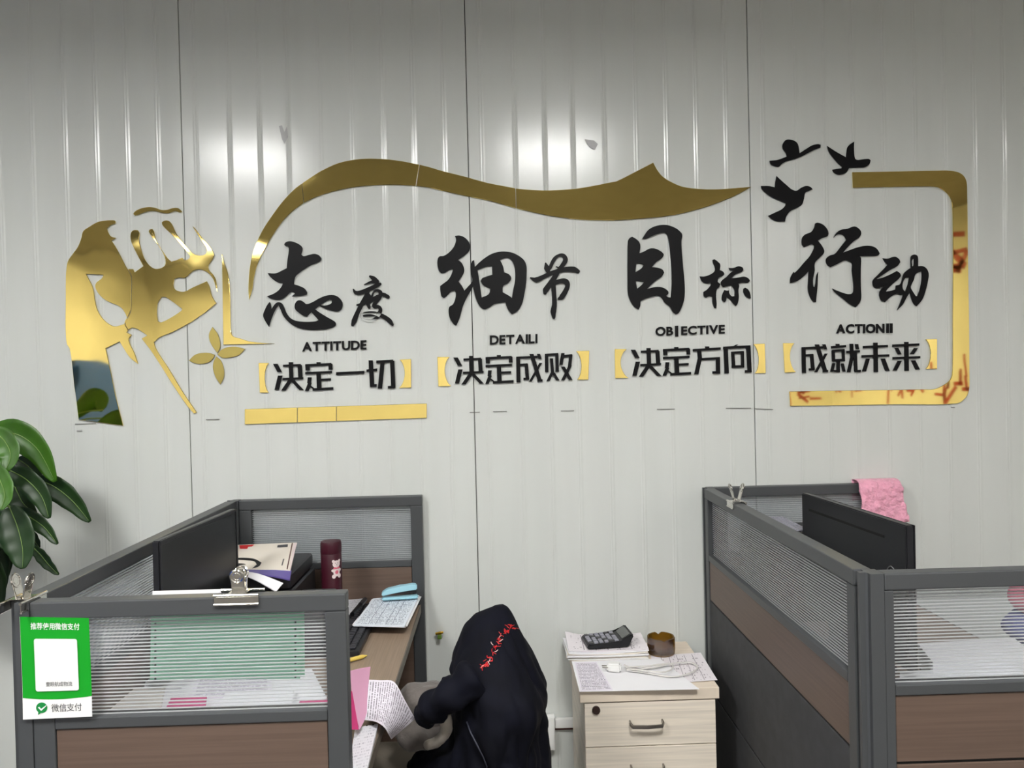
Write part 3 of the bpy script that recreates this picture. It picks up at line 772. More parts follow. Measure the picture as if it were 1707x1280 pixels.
def sheet(name, px4, Z, m, lab, cat='paper', th=.0008, parent=None, group=None, curl=0, bow=0):
    """flat sheet lying at height Z; px4 = far-left, far-right, near-right, near-left as seen"""
    c = [az(p[0], p[1], Z) - Vector((0, 0, th)) for p in px4]      # top face at Z
    rows = []
    for i in range(5):
        t = i / 4; a = c[0].lerp(c[3], t); b = c[1].lerp(c[2], t)
        rows.append([a.lerp(b, j / 4) + Vector((0, 0, curl * (max(0, j / 4 - .6) ** 2 + max(0, t - .7) ** 2) + bow * math.sin(PI * j / 4))) for j in range(5)])
    bm = patch(NB(), dens(rows, 2), th)
    return obj(name, bm, m, parent, smooth='auto', label=None if parent else lab, cat=None if parent else cat, group=group)


# ------------------------------------------------------------------ left desk contents
def monitor(lab, A_, B_, zt, zb, front, thick=.018):
    """A_ near end, B_ far end (x,y) of the panel; front = side of the screen (+1: +x)"""
    A_, B_ = Vector(A_), Vector(B_); d = (B_ - A_); wd = d.length; d.normalize(); nrm = Vector((d.y, -d.x)) * front
    mid = (A_ + B_) / 2; H = zt - zb
    M0 = Matrix((( d.x, nrm.x, 0, mid.x), (d.y, nrm.y, 0, mid.y), (0, 0, 1, (zt + zb) / 2), (0, 0, 0, 1)))
    t = thing('monitor', lab, 'monitor', (mid.x, mid.y, DZ))
    obj('housing', tbox(NB(), M0 @ Matrix.Translation((0, -thick / 2, 0)), wd, thick, H, .003), M_bez, t, smooth='auto')
    obj('screen', tbox(NB(), M0 @ Matrix.Translation((0, .0004, .004)), wd - .016, .0008, H - .03), M_screen, t)
    bm = NB()
    for s in (-1, 1): tbox(bm, M0 @ Matrix.Translation((s * (wd / 2 - .003), .0012, 0)), .006, .0025, H)
    tbox(bm, M0 @ Matrix.Translation((0, .0012, H / 2 - .003)), wd, .0025, .006); tbox(bm, M0 @ Matrix.Translation((0, .0012, -H / 2 + .009)), wd, .0025, .018)
    obj('bezel', bm, M_bez, t)
    bm = NB(); tbox(bm, M0 @ Matrix.Translation((0, -thick - .012, -H * .28)), wd * .4, .026, H * .36, .006); obj('back_bulge', bm, M_bez, t, smooth='auto')
    bm = NB(); tbox(bm, M0 @ Matrix.Translation((0, -thick - .03, -H / 2 + .02)), .07, .018, H * .5 + .1, .003); obj('stand_neck', bm, M_bez, t)
    c = M0 @ Vector((0, -thick - .02, 0)); bm = NB(); tbox(bm, Matrix.Translation((c.x, c.y, DZ + .006)) @ M0.to_3x3().to_4x4(), .22, .17, .012, .004); obj('stand_foot', bm, M_bez, t)
    return t, M0, wd, H


monitor('black monitor with a dark screen on the left desk', (-.777, -.80), (-.745, -.375), 1.13, .82, 1)

# printer with paper stack
pr = thing('printer', 'low black desktop printer beside the monitor, under the papers', 'printer', (-.63, -.3, DZ))
obj('body', box(NB(), -.82, -.60, -.36, -.06, DZ, .885, .014, 3), M_dark, pr, smooth='auto')
obj('rear_cover', box(NB(), -.80, -.605, -.345, -.07, .886, .932, .012, 3), M_dark, pr, smooth='auto')
obj('paper_tray', box(NB(), -.598, -.497, -.44, -.235, DZ, .858, .004), M_darkgrey, pr, smooth='auto')


def pxg(rows): return [[ay(a, b, c) for a, b, c in r] for r in rows]
mg = thing('magazine', 'cream magazine with a black ring motif and red corner, top of the paper pile', 'magazine', tuple(ay(440, 950, -.45)))
MA, MB, MC0 = ay(372, 909, -.10), ay(495, 904, -.10), ay(430, 950, -.34)
MGN = (MB - MA).cross(MC0 - MA).normalized()
if MGN.z < 0: MGN = -MGN
def mpl(px, py, off=0.):
    r = ray(px, py); return CAM + r * ((MA - CAM).dot(MGN) / r.dot(MGN)) + MGN * off
magrows = [[mpl(372 + (495 - 372) * t_, 909 - 5 * t_).lerp(mpl(372 + (484 - 372) * t_, 950), v_) for t_ in (0, .5, 1)] for v_ in (0, .5, 1)]
bm = NB(); q4 = [magrows[0][0], magrows[0][2], magrows[2][2], magrows[2][0]]
a_ = [bm.verts.new(p) for p in q4]; b_ = [bm.verts.new(p - MGN * .004) for p in q4]; bm.faces.new(a_); bm.faces.new(b_[::-1])
for k in range(4): bm.faces.new((a_[k], a_[(k + 1) % 4], b_[(k + 1) % 4], b_[k]))
obj('cover', bm, M_cream, mg)
def mgp(px, py, d=.0012):
    """point on the magazine plane seen at px,py"""
    return mpl(px, py, .0006 + d)
def mgpoly(name, loops, m, d=0.):
    bm = NB(); fl_ = [[Vector((p[0], p[1], 0)) for p in l] for l in loops]; tri = geometry.tessellate_polygon(fl_)
    vs = [bm.verts.new(mgp(p[0], p[1], d)) for l in loops for p in l]
    fs = []
    for t in tri:
        try: fs.append(bm.faces.new([vs[i] for i in t]))
        except ValueError: pass
    obj(name, bm, m, mg)
mgpoly('ring_print', [[tuple(p) for p in crom(parse("397,930 410,930 425,932 436,938 432,944 420,948 428,941 424,936 410,934 397,933"))]], M_black)
mgpoly('ring_print', [[tuple(p) for p in crom(parse("397,939 408,940 410,941 397,942"))]], M_black)
mgpoly('ring_print', [[tuple(p) for p in crom(parse("397,942 405,943 408,945 402,947 397,947"))]], M_black)
mgpoly('red_corner', [parse("399,909 424,907.8 420,911 414,911.5 412,915 400,915")], M_redp)
mgpoly('stripe', [parse("486.5,905.5 488.3,905.4 479.5,949 477.7,949")], M_brownline)
mgpoly('stripe', [parse("490,905.3 495,905 484,949.5 482,949.5")], M_bearw)
mgpoly('caption', [parse("463,909 480,907.5 479.5,912 462,912.8")], M_greytext, .0004)
mgpoly('caption', [parse("472,932 474,932 471,943 469,943")], M_greytext, .0004)
obj('purple_folder', patch(NB(), dens(pxg([[(395, 951, -.345), (440, 952, -.345), (486, 952, -.345)], [(415, 956, -.38), (455, 962, -.39), (483, 968, -.39)]]), 4), .004), M_purple, smooth='auto',
    label='purple folder sagging under the magazine', cat='folder')
obj('sagging_papers', patch(NB(), dens(pxg([[(398, 953, -.355), (430, 957, -.40), (472, 973, -.42)], [(402, 957, -.37), (430, 970, -.43), (460, 987, -.45)]]), 4), .003), M_paper, smooth='auto',
    label='white sheets drooping below the purple folder', cat='paper')

# maroon flask with a bear sticker
tc_ = ay(553, 960, -.19); tx, ty = tc_.x, -.19
fk = thing('vacuum_flask', 'slim maroon vacuum flask with a pale bear sticker on the left desk', 'flask', (tx, ty, DZ))
obj('flask_body', lathe(NB(), (tx, ty, DZ), [(.027, 0), (.031, .003), (.0315, .212), (.0305, .214)]), M_maroon, fk, smooth='auto')
obj('lid', lathe(NB(), (tx, ty, DZ), [(.0318, .2145), (.0322, .217), (.0322, .243), (.030, .25), (.02, .2525)]), M_maroon, fk, smooth='auto')
def cyldisc(bm, u, v, ru, rv, d):
    base = math.atan2(CAM.y - ty, CAM.x - tx) + .5
    P = []
    for k in range(14):
        a = 2 * PI * k / 14; x_, z_ = u + ru * math.cos(a), v + rv * math.sin(a); th = base + x_ / .0315
        P.append(bm.verts.new((tx + (.0318 + d) * math.cos(th), ty + (.0318 + d) * math.sin(th), DZ + z_)))
    cc = bm.verts.new((tx + (.0321 + d) * math.cos(base + u / .0315), ty + (.0321 + d) * math.sin(base + u / .0315), DZ + v))
    for k in range(14): bm.faces.new((P[k], P[(k + 1) % 14], cc))
bm = NB()
for a in ((0, 0.1840, .0125, .011, .0005), (-.010, 0.1930, .0045, .0045, .0003), (.010, 0.1930, .0045, .0045, .0003), (0, 0.1600, .011, .014, .0003), (-.011, 0.1650, .0055, .0045, .0005), (.011, 0.1650, .0055, .0045, .0005), (-.009, 0.1470, .006, .0065, .0005), (.009, 0.1470, .006, .0065, .0005)): cyldisc(bm, *a)
st_ = obj('bear_sticker', bm, M_bearw, fk)
bm = NB()
for a in ((-.0055, 0.1720, .005, .0032, .0012), (.0055, 0.1720, .005, .0032, .0012), (0, 0.1710, .002, .002, .0014), (0, 0.1590, .0055, .006, .0008)): cyldisc(bm, *a)
obj('bow', bm, M_bearp, st_)
bm = NB()
for a in ((-.0035, 0.1870, .0012, .0012, .0012), (.0035, 0.1870, .0012, .0012, .0012), (0, 0.1820, .0015, .001, .0012)): cyldisc(bm, *a)
obj('face', bm, M_black, st_)

# keyboard, long axis along y
def keyboard(lab, x0, x1, y0, y1, Z, km=None, group=None):
    t = thing('keyboard', lab, 'keyboard', ((x0 + x1) / 2, (y0 + y1) / 2, Z))
    obj('key_base', box(NB(), x0, x1, y0, y1, Z, Z + .016, .004), M_dark, t, smooth='auto')
    nx = 6; ny = int((y1 - y0 - .02) / .0195); sx = (x1 - x0 - .02) / nx; me = None
    for i in range(nx):
        for j in range(ny):
            cx, cy = x0 + .01 + (i + .5) * sx, y0 + .01 + (j + .5) * .0195
            if me is None:
                o = obj('key', box(NB(), cx - sx * .42, cx + sx * .42, cy - .0082, cy + .0082, Z + .0162, Z + .023, .002, 1), km or M_keyd, t)
                me = o.data; o0 = (cx, cy)
            else:
                o = bpy.data.objects.new('key', me); COL.objects.link(o); o.parent = t; o.location = (cx - o0[0], cy - o0[1], 0)
    return t


keyboard('black keyboard on the left desk, half under the ruled forms', -.535, -.385, -.50, -.06, DZ)
# stack of ruled forms and stapler
fs_ = thing('form_stack', 'stack of white ruled forms with blue print near the stapler', 'paper', tuple(az(645, 1015, .77)))
FZ = .768
for k in range(4):
    dx = (0, 5, -3, 2)[k]; o_ = sheet('form_sheet', [(622 + dx * .5, 997.5), (700 + dx * .6, 990 + abs(dx) * .5), (674 + dx, 1044 + (0, -3, 1, 2)[k] * .5), (588 + dx * .3, 1041 + (1, 2, 0, 0)[k])], FZ + .0042 - .0042 * k, M_form if k == 0 else M_paper, None, th=.003, parent=fs_)
q = az(668, 985, .79)
sp_ = thing('stapler', 'pale blue stapler on the back corner of the left desk', 'stapler', (-.325, -.085, .775))
bm = NB(); MS = Matrix.Translation((-.325, -.088, .79)) @ Matrix.Rotation(.12, 4, 'Z')
tbox(bm, MS @ Matrix.Translation((0, 0, -.008)), .115, .03, .009, .003); obj('base', bm, M_blue, sp_, smooth='auto')
bm = NB(); pts = [(-.058, .002), (-.058, .012), (-.04, .023), (0, .03), (.045, .034), (.055, .03), (.055, .016), (0, .012)]
a_ = [bm.verts.new(MS @ Vector((p[0], -.013, p[1]))) for p in pts]; b_ = [bm.verts.new(MS @ Vector((p[0], .013, p[1]))) for p in pts]
for k in range(8): bm.faces.new((a_[k], a_[(k + 1) % 8], b_[(k + 1) % 8], b_[k]))
bm.faces.new(a_); bm.faces.new(b_[::-1]); bmesh.ops.bevel(bm, geom=list(bm.edges), offset=.0025, segments=2, affect='EDGES')
obj('arm', bm, M_blue, sp_, smooth='auto')
bm = NB(); tbox(bm, MS @ Matrix.Translation((.01, 0, .009)), .085, .012, .008); obj('magazine_rail', bm, M_dark, sp_)

sheet('notepad', [(562, 1001), (605, 997.5), (590, 1022), (545, 1026)], .768, M_print2, 'small white notepad left of the ruled forms', 'notepad', th=.004)
mk2 = thing('marker_pen', 'black marker pen lying on the white notepad', 'pen', tuple(az(598, 1010, .775)))
pa, pb = az(587, 1024, .782), az(608.5, 999, .782)
obj('barrel', cyl(NB(), pa, pa.lerp(pb, .6), .007), M_black, mk2, smooth='auto'); obj('cap', cyl(NB(), pa.lerp(pb, .61), pb, .0076), M_dark, mk2, smooth='auto')
yp = thing('yellow_pen', 'yellow ballpoint pen on the bare left desk', 'pen', tuple(az(598, 1097, DZ)))
pa, pb = az(560, 1106, DZ + .008), az(612, 1092.5, DZ + .007)
obj('barrel', cyl(NB(), pa, pa.lerp(pb, .85), .0055), M_yellow, yp, smooth='auto'); obj('tip', cyl(NB(), pa.lerp(pb, .851), pb, .0054, .0012), M_yellow, yp, smooth='auto')

# front papers on the left desk
obj('letter_sheet', patch(NB(), dens([[az(610, 1133, .765), az(607, 1168, .764), az(604, 1200, .763)], [az(634, 1134, .768), az(630, 1170, .768), az(626, 1203, .768)],
    [az(657, 1137, .768), az(650, 1176, .768), az(640, 1212, .766)], [az(675, 1168, .744), az(663, 1201, .742), az(647, 1223, .74)], [az(692, 1198, .70), az(672, 1215, .698), az(652, 1232, .69)]][::-1], 4), .0006), M_print, smooth='auto',
    label='curled white printed letter bending over the edge of the left desk', cat='paper')
obj('pink_form', patch(NB(), dens([[ay(584, 1118, -.99), ay(600, 1114, -.97), ay(617.5, 1111, -.95)], [ay(587, 1160, -.99), ay(600, 1155, -.965), ay(613, 1150, -.95)], [ay(599, 1216, -.99), ay(606, 1203, -.965), ay(611, 1188, -.95)]], 4), .0006), M_pink, smooth='auto',
    label='light pink form standing on edge by the screen post', cat='paper')
obj('magenta_form', patch(NB(), dens([[ay(560, 1150, -1.02), ay(572, 1150, -1.01), ay(587, 1152, -1.0)], [ay(560, 1216, -1.02), ay(575, 1216, -1.01), ay(598, 1216, -1.0)]], 3), .0006), M_magenta, smooth='auto',
    label='dark pink form standing behind the light pink one', cat='paper')
fo = sheet('perforated_form', [(592, 1213), (630, 1206), (612, 1282), (580, 1292)], DZ + .010, M_print2, 'white perforated delivery form at the near edge of the left desk', th=.008)
for k in range(3):
    c_ = az(601 + k * 10.5, 1210.5 - k * 1.2, DZ + .0125); bm = NB(); cyl(bm, c_, c_ + Vector((0, 0, .0004)), .0022, n=10)
    obj('punch_hole', bm, M_hole, fo)
# white and pink heaps seen through the ribbed window
for i, (pts, zz, mm, lab, *thk) in enumerate((([(245, 1128), (520, 1116), (560, 1192), (225, 1200)], .772, M_paper, 'broad pile of blank white sheets filling the bottom of the left ribbed window', .028),
        ([(160, 1128), (250, 1122), (240, 1205), (120, 1210)], .7505, M_paper, 'white sheets behind the ribbed window beside the green sign'),
        ([(330, 1126), (450, 1120), (455, 1158), (315, 1162)], .7805, M_print, 'printed white sheets behind the ribbed window under the mint forms'),
        ([(285, 1163), (345, 1160), (340, 1196), (268, 1198)], .787, M_magenta, 'dark pink slip seen through the ribbed window, left of centre'),
        ([(190, 1150), (275, 1146), (262, 1215), (160, 1218)], .7795, M_cream, 'cream sheets behind the ribbed window, right of the green sign'),
        ([(500, 1168), (556, 1163), (560, 1205), (480, 1210)], .786, M_magenta, 'dark pink slip seen through the right end of the ribbed window'),
        ([(375, 1155), (490, 1150), (480, 1215), (345, 1220)], .788, M_paper, 'blank white sheets low behind the middle of the ribbed window'))):
    sheet('loose_sheets', pts, zz, mm, lab, th=thk[0] if thk else .006, curl=.01)

# mint continuous forms clipped behind the front ribbed window
mf = thing('continuous_form', 'mint green perforated continuous forms clipped behind the left ribbed window', 'paper', tuple(ay(378, 1130, -1.127)))
FY = -1.1375
def quad(bm, px4, Y, th):
    v = [ay(p[0], p[1], Y) for p in px4]; a = [bm.verts.new(p) for p in v]; b = [bm.verts.new(p + Vector((0, th, 0))) for p in v]
    bm.faces.new(a); bm.faces.new(b[::-1])
    for k in range(4): bm.faces.new((a[k], a[(k + 1) % 4], b[(k + 1) % 4], b[k]))
FY = -1.1335
obj('form_sheet', quad_bm := NB(), M_mint, mf) if False else None
bm = NB(); quad(bm, [(252, 1015), (499, 1008), (500, 1131), (250, 1134)], FY, .0012); obj('form_sheet', bm, M_mint, mf)
bm = NB(); quad(bm, [(300, 1012), (507, 1007), (508, 1128), (300, 1131)], FY + .002, .0012); obj('form_sheet', bm, M_mint, mf)
xa_, xb_ = ay(255, 995, -1.129).x, ay(383, 995, -1.129).x
obj('back_sheet', box(NB(), xa_, xb_, -1.1305, -1.1295, .99, 1.1045), M_paper, mf)
for k in range(9):
    for xx in (259, 492.5):
        c_ = ay(xx, 1040 + k * 11.4 - (xx - 259) * .014, FY - .0002); bm = NB(); cyl(bm, c_, c_ + Vector((0, -.0003, 0)), .0021, n=10); obj('punch_hole', bm, M_hole, mf)

# payment sign on the front of the left screen
SY = -1.1705
sg = thing('payment_sign', 'green and white payment sign with a blank white card, taped to the left screen', 'sign', tuple(ay(97, 1195, SY)))
def sq(u, v):      # sign space 0..1 -> pixel
    a = (33 + (148 - 33) * u, 1028 + (1030 - 1028) * u); b = (40 + (155 - 40) * u, 1198 + (1193 - 1198) * u)
    return a[0] + (b[0] - a[0]) * v, a[1] + (b[1] - a[1]) * v
def SP(u, v, d=0.):
    p = ay(*sq(u, v), SY - d); p.y -= .006 * max(0, v - .5) ** 2 * 1.6; return p
def spoly(name, loop, m, d, th=.0003):
    bm = NB(); tri = geometry.tessellate_polygon([[Vector((p[0], p[1], 0)) for p in loop]]); n = len(loop)
    A2 = [bm.verts.new(SP(p[0], p[1], d)) for p in loop]; B2 = [bm.verts.new(SP(p[0], p[1], d + th)) for p in loop]
    for t in tri: bm.faces.new([B2[i] for i in t]); bm.faces.new([A2[i] for i in t][::-1])
    for k in range(n): bm.faces.new((A2[k], A2[(k + 1) % n], B2[(k + 1) % n], B2[k]))
    return obj(name, bm, m, sg)
def grid(u0, u1, v0, v1, m, nm, d, th=.0008):
    rows = [[SP(u0 + (u1 - u0) * j / 4, v0 + (v1 - v0) * i / 8, d) for j in range(5)] for i in range(9)]
    bm = patch(NB(), rows, 0); r = bmesh.ops.extrude_face_region(bm, geom=list(bm.faces)); bmesh.ops.translate(bm, verts=[g for g in r['geom'] if isinstance(g, bmesh.types.BMVert)], vec=(0, -th, 0))
    return obj(nm, bm, m, sg)
grid(0, 1, 0, 1, M_white, 'backing', 0)
arc = [(u / 8, .795 + .022 * math.sin(PI * u / 8)) for u in range(9)]
gl_ = []
rows = [[SP(u, v * a, .0009) for (u, a) in arc] for v in [k / 8 for k in range(9)]]
bm = patch(NB(), rows, 0); r = bmesh.ops.extrude_face_region(bm, geom=list(bm.faces)); bmesh.ops.translate(bm, verts=[g for g in r['geom'] if isinstance(g, bmesh.types.BMVert)], vec=(0, -.0003, 0))
obj('green_field', bm, M_green, sg)
def rrect(u0, u1, v0, v1, r=.03, asp=.7):
    o = []
    for cx, cy, a0 in ((u1 - r, v0 + r * asp, -90), (u1 - r, v1 - r * asp, 0), (u0 + r, v1 - r * asp, 90), (u0 + r, v0 + r * asp, 180)):
        for k in range(4):
            a = math.radians(a0 + k * 30); o.append((cx + r * math.cos(a), cy + r * asp * math.sin(a)))
    return o
spoly('white_card', rrect(.19, .815, .215, .735), M_white, .0024, .0004)
def stext(word, u0, u1, v0, v1, m, nm, d, bold=0.):
    gl, W, a, b = glyphs(word, bold); bm = NB()
    for v, f in gl: glyph_mesh(bm, v, f, lambda x_, y_: SP(u0 + (u1 - u0) * x_ / W, v1 + (v0 - v1) * (y_ - a) / (b - a), d), Vector((0, -.0002, 0)))
    obj(nm, bm, m, sg)
stext('推荐使用微信支付', .15, .86, .055, .125, M_white, 'heading', .0013, .012)
stext('壹眼航成物流', .34, .72, .643, .69, M_greytext, 'payee_print', .003)
stext('微信支付', .41, .85, .862, .94, M_greytext, 'caption_print', .0011, .0)
lg = [(.27 + .082 * math.cos(2 * PI * k / 24), .895 + .052 * math.sin(2 * PI * k / 24)) for k in range(24)]
lg2 = spoly('logo', lg + [], M_dgreen, .0012)
spoly('logo_tail', [(.22, .93), (.27, .94), (.215, .965)], M_dgreen, .0012)
spoly('logo_tick', [(.215, .892), (.235, .884), (.262, .905), (.345, .868), (.33, .885), (.262, .925)], M_white, .0017)


# ------------------------------------------------------------------ bulldog clamps
def clamp(lab, c, ang, wdt=.08, tilt=12, hb=.047):
    """c = middle of the rail top, ang = direction of the rail"""
    t = thing('bulldog_clamp', lab, 'clamp', c, 'chrome bulldog clamps on the screen rails')
    M0 = Matrix.Translation(c) @ Matrix.Rotation(ang, 4, 'Z'); hw = .0175
    for s in (-1, 1):
        bm = NB()
        tbox(bm, M0 @ Matrix.Translation((0, s * (hw + .0015), -.007)), wdt, .0015, .015, .0006)
        cyl(bm, M0 @ Vector((-wdt / 2, s * (hw + .0022), -.0145)), M0 @ Vector((wdt / 2, s * (hw + .0022), -.0145)), .0022, n=10)
        cyl(bm, M0 @ Vector((-wdt / 2, s * (hw + .0012), .0015)), M0 @ Vector((wdt / 2, s * (hw + .0012), .0015)), .003, n=10)
        tbox(bm, M0 @ Matrix.Translation((0, s * hw * .5, .0035)), wdt * .42, hw, .0012)
        obj('jaw', bm, M_chrome, t, smooth='auto')
    bm = NB(); cyl(bm, M0 @ Vector((-.014, 0, .006)), M0 @ Vector((.014, 0, .006)), .0042, n=14); obj('spring', bm, M_chrome, t, smooth='auto')
    for s in (-1, 1):
        H = M0 @ Matrix.Translation((0, s * .006, .004)) @ Matrix.Rotation(-s * math.radians(tilt), 4, 'X')
        bm = NB(); tbox(bm, H @ Matrix.Translation((0, 0, hb * .32)), .022, .0016, hb * .64, .0005)
        for e in (-1, 1): cyl(bm, H @ Vector((e * .011, 0, 0)), H @ Vector((e * .011, 0, hb * .64)), .0013, n=8)
        ctr = Vector((0, 0, hb * .78))
        for rr_, rt in ((.0118, .0021), (.0066, .0012)):
            tube(bm, [H @ (ctr + Vector((rr_ * math.cos(2 * PI * k / 20), 0, rr_ * math.sin(2 * PI * k / 20)))) for k in range(20)], rt, 6, True)
        cyl(bm, H @ (ctr + Vector((0, -.0007, 0))), H @ (ctr + Vector((0, .0007, 0))), .011, n=20)
        obj('handle', bm, M_chrome, t, smooth='auto')


cA = az(396, 998, 1.1)
clamp('chrome bulldog clamp on the front rail of the left screen', (cA.x - .006, -1.152, 1.1015), 0, hb=.04)
cB = az(52, 992, 1.1)
clamp('chrome bulldog clamp at the near left corner, below the plant', (-.8745, cB.y - .03, 1.1015), PI / 2, hb=.04)
cC = az(1226, 838, 1.1)
clamp('chrome bulldog clamp on the side rail of the right screen', (.6985, cC.y, 1.1015), PI / 2, wdt=.06, tilt=16, hb=.052)

# ------------------------------------------------------------------ right screen contents
t, M0, wd, H = monitor('black monitor seen from behind over the right screen', (.935, -.86), (.897, -.364), 1.13, .80, 1, .02)
bm = NB(); tbox(bm, M0 @ Matrix.Translation((.02, -.0204, H / 2 - .042)), wd * .74, .0014, .006); obj('vent_slit', bm, M_gap, t)
lc = M0 @ Vector((-wd / 2 + .075, -.0206, -.04))
bm = NB(); tube(bm, [M0 @ Vector((-wd / 2 + .058 + .016 * math.cos(2 * PI * k / 24), -.0206, H / 2 - .122 + .016 * math.sin(2 * PI * k / 24))) for k in range(24)], .0012, 6, True)
for a, b in (((-.004, -.010), (.002, .010)), ((-.007, .002), (-.003, .002)), ((.003, .001), (.007, .001))):
    cyl(bm, M0 @ Vector((-wd / 2 + .058 + a[0], -.0206, H / 2 - .122 + a[1])), M0 @ Vector((-wd / 2 + .058 + b[0], -.0206, H / 2 - .122 + b[1])), .0012, n=6)
obj('round_logo', bm, M_frame2, t)
rb = thing('storage_box', 'black box behind the right monitor, mostly hidden', 'box', (.93, -.19, DZ))
obj('body', box(NB(), .79, 1.03, -.33, -.07, DZ, .986, .006), M_dark, rb, smooth='auto')
keyboard('black keyboard with pale keys propped behind the right screen rail', .835, .935, -.31, -.075, .987, M_key)
# towel over the back rail
tw0, tw1 = ay(1424, 800, -.02).x, ay(1492, 800, -.02).x
rows = []
nU, nV = 26, 34
for i in range(nV + 1):
    v = i / nV * .235 - .085      # path length over the rail: negative = wall side
    r_ = []
    for j in range(nU + 1):
        u = j / nU; x_ = tw0 + (tw1 - tw0) * u + max(0, v) * .16 * u + .03 * max(0, v) * (1 - u) * 1.5
        if v < -.02: y_, z_ = .0, 1.106 + (v + .02)
        if v < -.018: y_, z_ = -.0035, 1.1065 + (v + .018)
        elif v > .018: y_, z_ = -.0445 - .05 * (v - .018), 1.1065 - (v - .018)
        else: y_, z_ = -.0205 - v * 1.1, 1.1085 + .003 * math.cos(v * 80)
        amp = .011 * min(1, max(0, v) * 25)
        n_ = noise.noise(Vector((x_ * 42, z_ * 42, 3))) + .6 * noise.noise(Vector((x_ * 90, z_ * 90, 9)))
        r_.append(Vector((x_ + .004 * noise.noise(Vector((z_ * 30, u * 3, 1))), y_ - amp * (n_ + .6), z_ + (.006 * noise.noise(Vector((u * 6, 2, 2))) if i == nV else 0))))
    rows.append(r_)
rows = [r_ for r_ in rows if r_[0].y < -.002]
obj('pink_towel', patch(NB(), rows, .003), M_towel, smooth=True, label='crumpled pink cloth hung over the back rail of the right screen', cat='towel')
sheet('desk_papers', [(1500, 1120), (1690, 1108), (1760, 1165), (1500, 1178)], .775, M_paper, 'white papers behind the ribbed window of the right screen', th=.031)
sheet('desk_papers', [(1530, 1072), (1690, 1063), (1735, 1098), (1555, 1104)], .80, M_paper, 'second white pile behind the right ribbed window, further back', th=.056)
bg = thing('cloth_bag', 'pink and blue cloth bag at the right edge behind the ribbed window', 'bag', (1.16, -.75, DZ))
bm = NB(); bmesh.ops.create_icosphere(bm, subdivisions=4, radius=1, matrix=Matrix.Translation((1.44, -.62, .885)) @ Matrix.Diagonal((.11, .09, .06, 1)))
for v in bm.verts: v.co += v.normal * .012 * noise.noise(v.co * 18)
obj('upper_cloth', bm, mat('rose_cloth', (214, 120, 140), .8), bg, smooth=True)
bm = NB(); bmesh.ops.create_icosphere(bm, subdivisions=4, radius=1, matrix=Matrix.Translation((1.43, -.62, .80)) @ Matrix.Diagonal((.13, .1, .058, 1)))
for v in bm.verts: v.co += v.normal * .012 * noise.noise(v.co * 16)
obj('lower_cloth', bm, mat('slate_blue_cloth', (90, 96, 150), .8), bg, smooth=True)

# ------------------------------------------------------------------ pedestal
PZ = .59
p0, p1 = .217, .614
pc = thing('drawer_pedestal', 'pale wood drawer pedestal against the wall, left of the right screen', 'cabinet', (.415, -.23, 0))
obj('top_board', box(NB(), p0, p1, -.408, -.03, PZ - .032, PZ, .0015), M_pine2, pc)
bm = NB(); box(bm, p0 + .012, p0 + .028, -.388, -.035, .03, PZ - .0325); box(bm, p1 - .026, p1 - .010, -.388, -.035, .03, PZ - .0325); box(bm, p0 + .028, p1 - .026, -.05, -.035, .03, PZ - .0325); box(bm, p0 + .028, p1 - .026, -.388, -.05, .03, .046)
obj('carcass', bm, M_pine, pc)
zz = [PZ - .036, .427, .298, .035]
for k in range(3):
    d_ = obj('drawer', box(NB(), p0 + .013, p1 - .011, -.4045, -.3885, zz[k + 1] + .003, zz[k], .001), M_pine, pc)
    hx, hz = (p0 + p1) / 2 - .012, zz[k] - .06
    bm = NB(); path = [(hx - .046, -.405, hz + .005), (hx - .046, -.422, hz + .005), (hx - .042, -.428, hz), (hx, -.430, hz - .001), (hx + .042, -.428, hz), (hx + .046, -.422, hz + .005), (hx + .046, -.405, hz + .005)]
    for a, b in zip(path, path[1:]): tbox(bm, Matrix.Translation((Vector(a) + Vector(b)) / 2) @ (Vector(b) - Vector(a)).to_track_quat('X', 'Z').to_matrix().to_4x4(), (Vector(b) - Vector(a)).length + .003, .005, .010, .0012)
    obj('drawer_handle', bm, M_steel, d_, smooth='auto')
    if k == 0:
        lx, lz = ay(993.5, 1183, -.4045).x, ay(993.5, 1183, -.4045).z
        bm = NB(); cyl(bm, (lx, -.4045, lz), (lx, -.410, lz), .0115, n=24); obj('lock', bm, M_lock, d_, smooth='auto')
for sx in (p0 + .04, p1 - .04):
    for sy in (-.36, -.07): obj('caster', cyl(NB(), (sx - .01, sy, .0151), (sx + .01, sy, .0151), .015), M_dark, pc, smooth='auto')

# things on the pedestal
ps = thing('paper_stack', 'thick stack of used forms under the calculator', 'paper stack', (.335, -.1, PZ))
rr = random.Random(3)
for k in range(8):
    z_ = PZ + .0006 + k * .0036; an = rr.uniform(-.05, .05); ox, oy = rr.uniform(-.006, .006), rr.uniform(-.004, .004)
    bm = NB(); uv = None
    c = Vector((.334 + ox, -.098 + oy, z_)); R2 = Matrix.Rotation(an, 3, 'Z')
    rows = [[c + R2 @ Vector((-.126 + .252 * j / 6, .068 - .145 * i / 4, (.002 + k * .0006) * (abs(j - 3) / 3) ** 3 * (rr.random() * .8 + .3))) for j in range(7)] for i in range(5)]
    if k == 7:
        for i_ in range(5): rows[i_][0].z += .012 * (1 - i_ / 4) ; rows[i_][1].z += .004 * (1 - i_ / 4)
    obj('form_bundle', patch(bm, rows, .003), (M_print3 if k == 7 else M_cream if k % 3 == 1 else M_paper), ps)
cz = PZ + .0325
ca = thing('calculator', 'black desk calculator with a raised display, on the paper stack', 'calculator', (.33, -.105, cz))
MC = Matrix.Translation((.336, -.112, cz)) @ Matrix.Rotation(.1, 4, 'Z')
